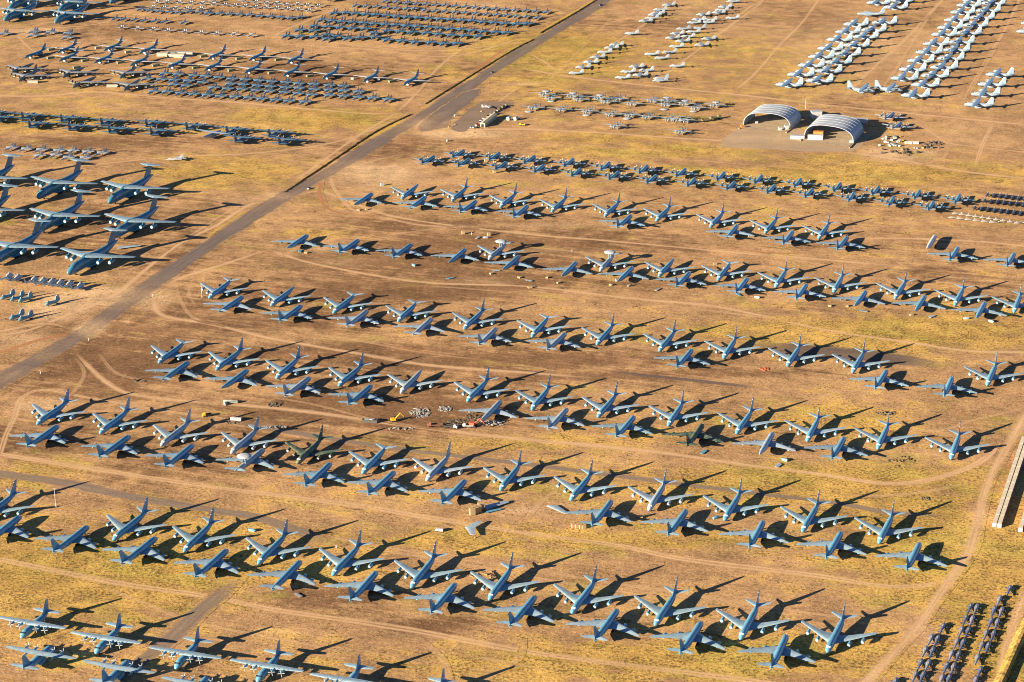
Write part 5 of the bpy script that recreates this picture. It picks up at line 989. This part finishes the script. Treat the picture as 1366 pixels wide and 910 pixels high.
u, v = crop3((1165,408))[0]; place('yellow_vehicle', truck_parts(6, mat('yellow_paint', (.55, .36, .03), .5), mat('yellow_bed', (.5, .34, .05), .5)), u, v, R(170), 'small yellow utility vehicle below the two white tanks', 'truck')
u, v = crop3((765,192))[0]; build('white_light_plane', NAVY, at_local(u, v, R(20), 0, 2), R(20), 'lone small white jet parked on the grey parking lot', 'jet', None, (.6, .6, .6), scale=.7)
for i, (q, r_, lab) in enumerate(((405,300,'small white trailer at the edge of the apron'), (330,425,'yellow-green equipment lying at the lower apron edge'), (400,395,'long pale cylinder lying on the apron edge'), (700,246,'thin pale wing panel lying on the parking lot'), (605,488,'yellow and black barrier below the vehicle row'), (315,585,'white bin on the bare ground under the apron'))):
    u, v = crop3((q, r_))[0]; place('yard_equipment', [WSMALL, LOW, LOW, LOW, LOW, WSMALL][i], u, v, R(30 + 40*i), lab, 'equipment', scale=.65)
place('trailer', WSMALL, 509.8, 247.8, R(20), 'small white box trailer standing above the topmost tanker row', 'trailer', scale=.95)
# between and around the shelters
def wc(a, b): return (960 + a*210/1366, 120 + b*210/1366)
for a, b, dim, m, rz, lab in [(835,240,(10,7,6.5),WHITE,10,'white flat-roofed shed between the two arched shelters'), (675,425,(13,4,3.2),WHITE,-12,'low white block building in front of the second shelter'), (830,432,(14,4,4.5),WHITE,-10,'white store block under the second shelter mouth'), (855,405,(9,4,5.0),mat('orange_panel',(.5,.2,.05),.6),-10,'orange-roofed block behind the white store'),
                              (1185,280,(22,5,3.5),WHITE,-10,'long low white building behind the second shelter'), (200,330,(4,2.4,2.2),mat('orange_box',(.5,.22,.06),.6),20,'orange box at the left foot of the first shelter'), (525,352,(3,3,3),WHITE,10,'white cube tank at the right side of the first shelter'), (580,345,(3.4,3.4,4),WHITE,10,'tall white tank at the right foot of the first shelter'), (320,292,(2.4,2,2),WHITE,0,'small white cart on the floor of the first shelter'), (1140,460,(3,2.4,2.4),WHITE,0,'small white box at the right foot of the second shelter')]:
    u, v = wc(a, b); x, y, z = dim
    build('shelter_block' if x > 6 else 'yard_box', [P('wall', MB().box((0, 0, z/2), (x, y, z)).mesh('block', m, False), P('door', MB().box((x*.2, -y/2 - .02, z*.3), (min(1.4, x*.3), .08, z*.6)).mesh('block_door', STEEL, False))), P('roof', MB().box((0, 0, z + .12), (x + .5, y + .5, .24)).mesh('block_roof', m if m is not WHITE else FABRIC, False))], G(u, v), R(rz), lab, 'building' if x > 6 else 'box')
u, v = wc(745, 190); build('mast', [P('pole', MB().tube((0, 0, 0), (0, 0, 13), .3, .16).mesh('mast', WHITE)), P('base', MB().box((0, 0, .3), (1.2, 1.2, .6)).mesh('mast_base', CONCRETE, False)), P('lamp_head', MB().box((0, 0, 13.1), (1.6, .4, .3)).mesh('mast_head', STEEL, False))], G(u, v), 0, 'thin tall pale mast behind the first arched shelter', 'mast')
place('flatbed_truck', TRUCKG, 944, 162, R(20), 'olive truck left of the first shelter, the lower of two', 'truck', scale=1.5); place('flatbed_truck', TRUCKG, 954, 159, R(20), 'olive truck left of the first shelter, the upper of two', 'truck', scale=1.5)
# parts yard right of the shelters
RNDM = random.Random(3)
yard = []
for i in range(34):
    a = RNDM.uniform(270, 620); b = RNDM.uniform(490, 650); yard.append((a, b - (a - 270)*.05, 'w'))
for a in (680, 735, 790, 835): yard.append((a, 590, 'c'))
for i in range(16): yard.append((RNDM.uniform(900, 1210), RNDM.uniform(570, 660), 'k'))
for i in range(18): yard.append((RNDM.uniform(300, 880), 690 + RNDM.uniform(-10, 85), 'k'))
for a, b in ((800,660), (835,665), (925,660)): yard.append((a, b, 'w'))
YB = [boxy((2.6, 2.0, 1.6), m_) for m_ in (TINT,)][0]
yn = {}
for i, (a, b, c) in enumerate(sorted(yard, key=lambda q: q[0])):
    col = {'w': RNDM.choice([(.62, .62, .58), (.3, .36, .4), (.5, .5, .45), (.45, .28, .04), (.2, .25, .25)]), 'c': (.72, .66, .52), 'k': RNDM.choice([(.06, .06, .06), (.1, .09, .08), (.16, .1, .07)])}[c]
    w_ = {'w': 'pale', 'c': 'cream', 'k': 'dark'}[c]
    k_ = yn[c] = yn.get(c, -1) + 1
    place('yard_crate', YB, 1150 + a*120/1366, 140 + b*120/1366, RNDM.uniform(0, 3), f'{w_} crate, {nth(k_)} from left of the {w_} ones in the parts yard by the shelters', 'crate', 'crates in the parts yard', col, scale=(1.25 if c == 'c' else RNDM.uniform(.65, 1.05)))
# crates, boxes and trailers among the bombers
for i, (a, b, kd) in enumerate(sorted([(640,318,1), (330,382,0), (335,328,0), (555,400,0), (835,345,1), (785,412,0), (1015,432,0), (1275,446,0), (700,410,2), (215,541,3), (525,488,3), (730,568,3), (520,562,2), (500,445,0), (1316 + 10,372,0)] + [((270 + q*.20498)/.20498, r_, k_) for q, r_, k_ in ((190,464,0), (240,387,0), (450,480,0), (495,394,0), (700,500,0), (975,518,2), (1145,525,2), (1235,535,0))])):
    u, v = T(0, 0, (a, b))[0]; ps = (TARP, TBEIGE, WSMALL, WBOX)[kd]; w_ = ('green covered load', 'beige covered load', 'small white box', 'long white box')[kd]
    place('covered_load' if kd < 2 else 'white_box', ps, u, v, R(35 if kd < 2 else 0), f'{w_}, {nth(i)} from left among the bombers', 'load' if kd < 2 else 'box', 'loads among the bombers', scale=.9)
for i, (a, b, l) in enumerate(((1065,365,14), (1120,362,8), (1170,358,30), (1150,372,20))):
    u, v = T(0, 0, (a, b))[0]; build('low_beige_building', [P('wall', MB().box((0, 0, 1.7), (l, 5, 3.4)).mesh('low_wall', mat('beige_wall%d' % i, (.33, .33, .28), .7, .2, .1), False), P('door', MB().box((-l*.3, -2.52, 1.2), (1.6, .08, 2.4)).mesh('low_door', STEEL, False))), P('roof', MB().box((0, 0, 3.5), (l + .6, 5.6, .22)).mesh('low_roof', mat('beige_roof%d' % i, (.36, .36, .32), .7), False))], G(u, v), R(-8), ['short beige building left of the long one, among the bombers', 'small beige building second from the left in the bomber block', 'longest beige building, the rear one, behind a bomber', 'long beige building in front of the longest one, among bombers'][i], 'building')
# container rows on the right
CB = mat('container_paint', (.60, .55, .45), .65, .3, .1, .5); CR = mat('container_red', (.36, .16, .16), .6, .3, .1, .5); CT = mat('container_roof', (.55, .52, .40), .7, .3, .12, .4)
def container_parts():
    b = MB().box((6.05, 0, 1.3), (12.0, 2.36, 2.3)); 
    for i in range(24):
        for s in (-1, 1): b.box((.5 + i*.48, s*1.19, 1.3), (.24, .06, 2.2))
    d = MB().box((.02, .58, 1.3), (.1, 1.1, 2.25)).box((.02, -.58, 1.3), (.1, 1.1, 2.25))
    fr = MB()
    for x in (.06, 12.04):
        for s in (-1, 1): fr.box((x, s*1.16, 1.3), (.16, .16, 2.6))
    for s in (-1, 1): fr.box((6.05, s*1.17, .12), (12.1, .14, .2)).box((6.05, s*1.17, 2.5), (12.1, .14, .16))
    return [P('wall', b.mesh('container_wall', CR, False)), P('door', d.mesh('container_door', WHITE, False)), P('frame', fr.mesh('container_frame', CR, False)), P('roof', MB().box((6.05, 0, 2.53), (11.9, 2.3, .14)).mesh('container_roof', CT, False))]
CONT = container_parts(); c0, c1 = G(1326.2, 703.4), G(1360, 603); dirc = (c1 - c0).normalized(); ca = math.atan2(dirc.y, dirc.x); nx_ = Vector((dirc.y, -dirc.x, 0))
for row, off, n, nm in ((0, 0, 11, 'left'), (1, 2.85, 11, 'right')):
    for i in range(n):
        p = c0 + dirc*(12.25*i) + nx_*off; p.z = 0
        build('freight_container', CONT, p, ca, f'pale-roofed freight container, {nth(i)} from the near end of the {nm} line in the double line', 'container', 'freight containers', (.6, .55, .45))
p0 = G(1361, 710)
for i in range(4):
    p = p0 + dirc*(12.25*i); build('freight_container', CONT, p, ca, f'pale-roofed freight container at the frame edge, {nth(i)} from the near end', 'container', 'freight containers', (.6, .55, .45))
# light poles and marker posts
for u, v, hg, lab in ((74.6,676.5,12,'tall pale light pole between the bottom tanker rows'), (269.5,396.5,9,'pale light pole left of the fourth-lowest tanker row')):
    build('light_pole', [P('pole', MB().tube((0, 0, 0), (0, 0, hg), .22, .12).mesh('light_pole', WHITE)), P('lamp_head', MB().box((0, 0, hg + .1), (1.4, .4, .25)).mesh('pole_head', STEEL, False)), P('base', MB().box((0, 0, .4), (.9, .9, .8)).mesh('pole_base', CONCRETE, False))], G(u, v), 0, lab, 'light pole')
for i, (u, v) in enumerate(((204,395.5), (118.5,454.5), (54,498.5), (629,313), (763,336), (448.5,731))):
    build('marker_post', [P('post', MB().box((0, 0, .9), (.5, .5, 1.8), taper=.8).mesh('marker', WHITE, False)), P('cap', MB().box((0, 0, 1.9), (.6, .6, .3)).mesh('marker_cap', TAN, False))], G(u, v), 0, ['small white marker post on the road shoulder, uppermost', 'small white marker post by the road bend', 'small white marker post on the road shoulder, lowest', 'small white post above the left radar-dome jet', 'small white post between the two radar-dome jets', 'small white post behind a bottom row tanker'][i], 'post', 'marker posts')
# tall crates
for i, (u, v, ps) in enumerate(((630,687,TALL), (634,685,TALL), (638,683.5,TALL), (641.5,680,TALL), (765,704,CRATE), (770,704.5,CRATE), (775,705,CRATE), (778.5,705,CRATE))):
    g_ = 'left' if i < 4 else 'right'; place('plywood_crate', ps, u, v, R(20), f"tan plywood crate, {nth(i % 4)} from left in the {g_} crate line under the second-lowest tankers", 'crate', 'plywood crates below the second-lowest tankers')
for i, (u, v) in enumerate(sorted(((648,216), (660,216.5), (659.5,231), (718,231.5), (651,214), (618,312.5), (652,314.5)))):
    place('plywood_crate', CRATE, u, v, R(15), f'tan plywood crate, {nth(i)} from left of the loose crates near the patrol planes', 'crate', 'loose crates near the patrol planes')
# detached wings, tails and panels
WINGME = MB().foil([(0, 0, 1.0, 7.5, .8), (-4.2, 6, 1.0, 5.6, .6), (-9.6, 14.5, 1.0, 3.2, .35)]).mesh('loose_wing', WING)
TAILME = MB().foil([(0, 0, 1.4, 4.6, .4), (-4, 7, 1.4, 2.2, .2)]).foil([(0, 0, 1.4, 4.6, .4), (-4, -7, 1.4, 2.2, .2)]).mesh('loose_tail', WING)
STAND = MB().box((-3, 2, .3), (.5, .5, .6)).box((-6, 7, .3), (.5, .5, .6)).mesh('wing_stand', TAN, False)
def loose(name, me, u, v, rz, lab, cat, col=SILV, scale=1): return build(name, [P('panel', me), P('stand', STAND)], G(u, v), R(rz), lab, cat, None, col, scale=scale)
loose('detached_wing', WINGME, 648, 683, 275, 'long detached pale wing lying right of the plywood crates', 'wing'); loose('detached_wing', WINGME, 648, 686, 265, 'short blue detached wing lying under the long one', 'wing', GREY, .6)
loose('detached_tail', TAILME, 620, 707, 168, 'pale V-shaped detached tailplane lying alone above the bottom row', 'tailplane', PALE, 1.35); loose('detached_wing', WINGME, 728, 677, 190, 'detached pale wing on a stand by the right crate line', 'wing', PALE, .9)
loose('detached_wing', WINGME, 156, 334, 258, 'detached pale wing lying under the lowest airlifter', 'wing', PALE, 1.1)
for i, (u, v) in enumerate(sorted([(637,318), (648,318), (600,372), (662,362), (693,371), (705,375), (730,371), (745,378), (655,366), (822,375), (840,382), (877,387), (815,381), (954,353), (966,360), (985,394), (1010,398), (1107,409), (1130,409), (1152,416), (1216,421), (1243,423), (1289,426), (1322,430), (478,281), (489,280), (400,336), (408,338), (552,355), (1047,615), (1038,622), (938,604), (855,691), (955,692), (398,795), (300,540), (336,709)])):
    rz = random.uniform(0, 360); q = random.random(); c_ = random.choice([SILV, PALE, GREY, (.3, .3, .28)])
    if q < .4: parts = [P('shell', MB().body([(2, .9, .7, .7), (1, .9, .9, .9), (-1.6, .9, .8, .8), (-2.4, .9, .4, .4)], 10).mesh('cowling', PAINT)), P('cradle', MB().box((0, 0, .2), (3.4, 1.2, .4)).mesh('cowl_cradle', TAN, False))]; nm = 'engine_cowling'; w_ = 'cowling'
    elif q < .7: parts = [P('panel', MB().foil([(1.5, -3, .6, 3, .3), (1.0, 3, .6, 2.2, .25)]).mesh('loose_panel', WING)), P('trestle', MB().box((0, -1.5, .25), (1.6, .3, .5)).box((0, 1.5, .25), (1.6, .3, .5)).mesh('trestle', TAN, False))]; nm = 'removed_panel'; w_ = 'panel'
    else: parts = LOW; nm = 'low_crate'; w_ = 'crate'
    build(nm, parts, G(u, v), R(rz), f'small removed {w_} on the ground, {nth(i)} from left of the loose pieces near stripped tankers', 'aircraft part' if w_ != 'crate' else 'crate', 'loose pieces around the stripped tankers', c_)
# the scrapping site in the third-lowest row
def gc(a, b): return (480 + a*220/1366, 520 + b*220/1366)
def excavator(col):
    y = mat('digger_' + str(col[0]), col, .5)
    return [P('track', MB().box((0, -1.1, .45), (3.8, .6, .9)).mesh('digger_track', DARK, False)), P('track', MB().box((0, 1.1, .45), (3.8, .6, .9)).mesh('digger_track', DARK, False)),
            P('house', MB().box((-.6, 0, 1.7), (3.2, 2.6, 1.5), taper=.94).mesh('digger_house', y, False), P('cab', MB().box((.6, .7, 2.7), (1.4, 1.1, 1.4), taper=.9).mesh('digger_cab', GLASS, False))),
            P('boom', MB().tube((1, 0, 2.2), (4.2, 0, 5.4), .38, .32).mesh('digger_boom', y)), P('stick', MB().tube((4.2, 0, 5.4), (6.6, 0, 2.6), .30, .22).mesh('digger_stick', y)), P('bucket', MB().body([(7.1, 1.6, .3, .3), (6.8, 1.9, .6, .7), (6.2, 1.7, .6, .6), (5.9, 1.4, .3, .2)], 8).mesh('digger_bucket', DARK))]
place('excavator', excavator((.62, .36, .02)), *gc(285, 262), R(15), 'yellow excavator with raised arm beside the dark skip', 'excavator'); place('excavator', excavator((.40, .07, .03)), *gc(940, 305), R(-25), 'orange-red excavator under the stripped tanker', 'excavator', scale=1.2)
place('skip', [P('bin', MB().box((0, 0, 1.1), (9.5, 3.2, 2.0), taper=1.06).mesh('skip_bin', mat('skip_steel', (.07, .07, .065), .7), False)), P('scrap', MB().box((-2, .3, 2.2), (3, 2, .5), .3).box((2, -.3, 2.25), (2.4, 1.8, .7), .8).box((.2, .2, 2.2), (2, 1.6, .5), -.5).mesh('skip_scrap', STEEL, False))], *gc(85, 270), R(-8), 'dark open skip heaped with scrap left of the yellow excavator', 'skip')
place('red_trailer', truck_parts(9, mat('rust_red', (.22, .08, .05), .7), mat('rust_bed', (.13, .07, .05), .7)), *gc(625, 305), R(185), 'rust-red flatbed trailer left of the white-cab truck', 'trailer', scale=1.1); place('haul_truck', truck_parts(8, WHITE, mat('black_bed', (.03, .03, .03), .8)), *gc(755, 318), R(-20), 'white-cab truck with black load at the scrapping site', 'truck', scale=1.15); place('haul_truck', TRUCKW, *gc(895, 310), R(180), 'white pickup beside the orange-red excavator', 'truck')
def heap(u, v, rx, ry, n, col, name, lab):
    mb = MB(); c = G(u, v); rr = random.Random(int(u))
    for _ in range(n):
        a, r_ = rr.uniform(0, 6.28), rr.random()**.5; h = rr.uniform(.2, 1.1)*(1.1 - r_)
        mb.box((rx*r_*math.cos(a), ry*r_*math.sin(a), .1 + h*.5), (rr.uniform(.5, 2.6), rr.uniform(.3, 1.2), rr.uniform(.1, .5) + h*.3), rr.uniform(0, 3))
    o = link(name, mb.mesh(name, col, False)); o.location = c; return tag(o, lab, 'scrap', None, 'stuff')
PALES = mat('pale_scrap', (.27, .28, .27), .7, .3, .3, .8); DKS = mat('dark_scrap', (.12, .10, .08), .8, .2, .4, .8)
heap(*gc(500, 190), 6.5, 9, 80, PALES, 'scrap_heap', 'pale heap of torn metal above the rust-red trailer'); heap(*gc(705, 158), 4.5, 5, 36, PALES, 'scrap_heap', 'smaller pale scrap heap left of the stripped tanker wing'); heap(*gc(800, 275), 7, 6, 45, DKS, 'scrap_heap', 'dark scrap around the white-cab truck'); heap(*gc(945, 240), 6, 9, 45, DKS, 'scrap_heap', 'dark scrap beneath the stripped tanker tail'); heap(*gc(1090, 275), 9, 5, 40, STEEL, 'scrap_heap', 'grey metal sheets under the stripped tanker wing'); heap(366.5, 540, 5, 4, 40, DKS, 'scrap_heap', 'dark low scrap pile below the third-lowest tankers'); heap(650, 771, 9, 9, 30, mat('clods', (.3, .2, .1), .9), 'soil_clods', 'scattered soil clods behind a bottom row tanker'); heap(1183, 551.5, 7, 3, 25, DKS, 'scrap_heap', 'dark wreckage piece beyond a fin in the third-lowest row'); heap(1020, 492.5, 4, 3, 20, mat('orange_scrap', (.4, .12, .05), .7), 'scrap_heap', 'small orange-red scrap below the fourth-lowest tankers'); heap(1234, 666, 2.5, 2.5, 14, DKS, 'scrap_heap', 'small black pile right of the last second-row tanker'); heap(185, 508, 5, 3, 16, DKS, 'scrap_heap', 'dark pieces left of the first third-row tanker'); heap(1205, 616, 9, 9, 26, mat('dead_brush', (.17, .12, .06), .9), 'brush_pile', 'dead brush below the last third-row tankers'); heap(310, 563.5, 6, 3, 20, DKS, 'scrap_heap', 'dark pieces beside the white caravan'); heap(365, 570, 10, 2, 30, PALES, 'scrap_heap', 'line of pale bits right of the white caravan'); heap(535, 572, 8, 2, 20, PALES, 'scrap_heap', 'line of pale bits under the yellow excavator')
place('caravan', [P('body', MB().body([(4.6, 1.7, .9, 1.0), (4.3, 1.8, 1.25, 1.25), (-4.3, 1.8, 1.25, 1.25), (-4.6, 1.7, 1.0, 1.1)], 12, .4).mesh('caravan_body', WHITE), P('window', MB().box((-2, -1.26, 2.1), (1.2, .06, .6)).box((.5, -1.26, 2.1), (1.2, .06, .6)).box((2.8, -1.26, 2.1), (.9, .06, .6)).mesh('caravan_window', GLASS, False))), P('wheel', MB().tube((0, -1.2, .4), (0, 1.2, .4), .4, n=10).mesh('caravan_wheel', DARK))], 315, 561.5, R(-12), 'white caravan with dark windows behind a second-row tanker', 'caravan', scale=.8)
place('bus_trailer', [P('body', MB().body([(8, 1.7, 1.0, 1.0), (7.6, 1.8, 1.3, 1.3), (-7.6, 1.8, 1.3, 1.3), (-8, 1.7, 1.0, 1.0)], 12, .4).mesh('bus_body', TINT), P('window', MB().box((0, -1.31, 2.2), (12, .06, .5)).mesh('bus_window', GLASS, False))), P('wheel', MB().tube((-4, -1.3, .45), (-4, 1.3, .45), .45, n=10).tube((4, -1.3, .45), (4, 1.3, .45), .45, n=10).mesh('bus_wheel', DARK))], 308, 537.5, R(-10), 'grey-green bus trailer standing below a third-row tanker', 'trailer', color=(.27, .32, .30), scale=.62)
place('service_truck', TRUCKB, 586, 709, R(160), 'white box truck beside the loose V-shaped tailplane', 'truck', scale=.6); place('yellow_barrow', LOW, 707, 384.5, R(15), 'yellow low crate below the fifth-lowest tankers', 'crate', scale=1.2)
place('yellow_loader', truck_parts(6, mat('loader_yellow', (.55, .36, .03), .5), DARK), 276, 555.5, R(200), 'yellow loader behind a pale second-row tanker', 'loader')
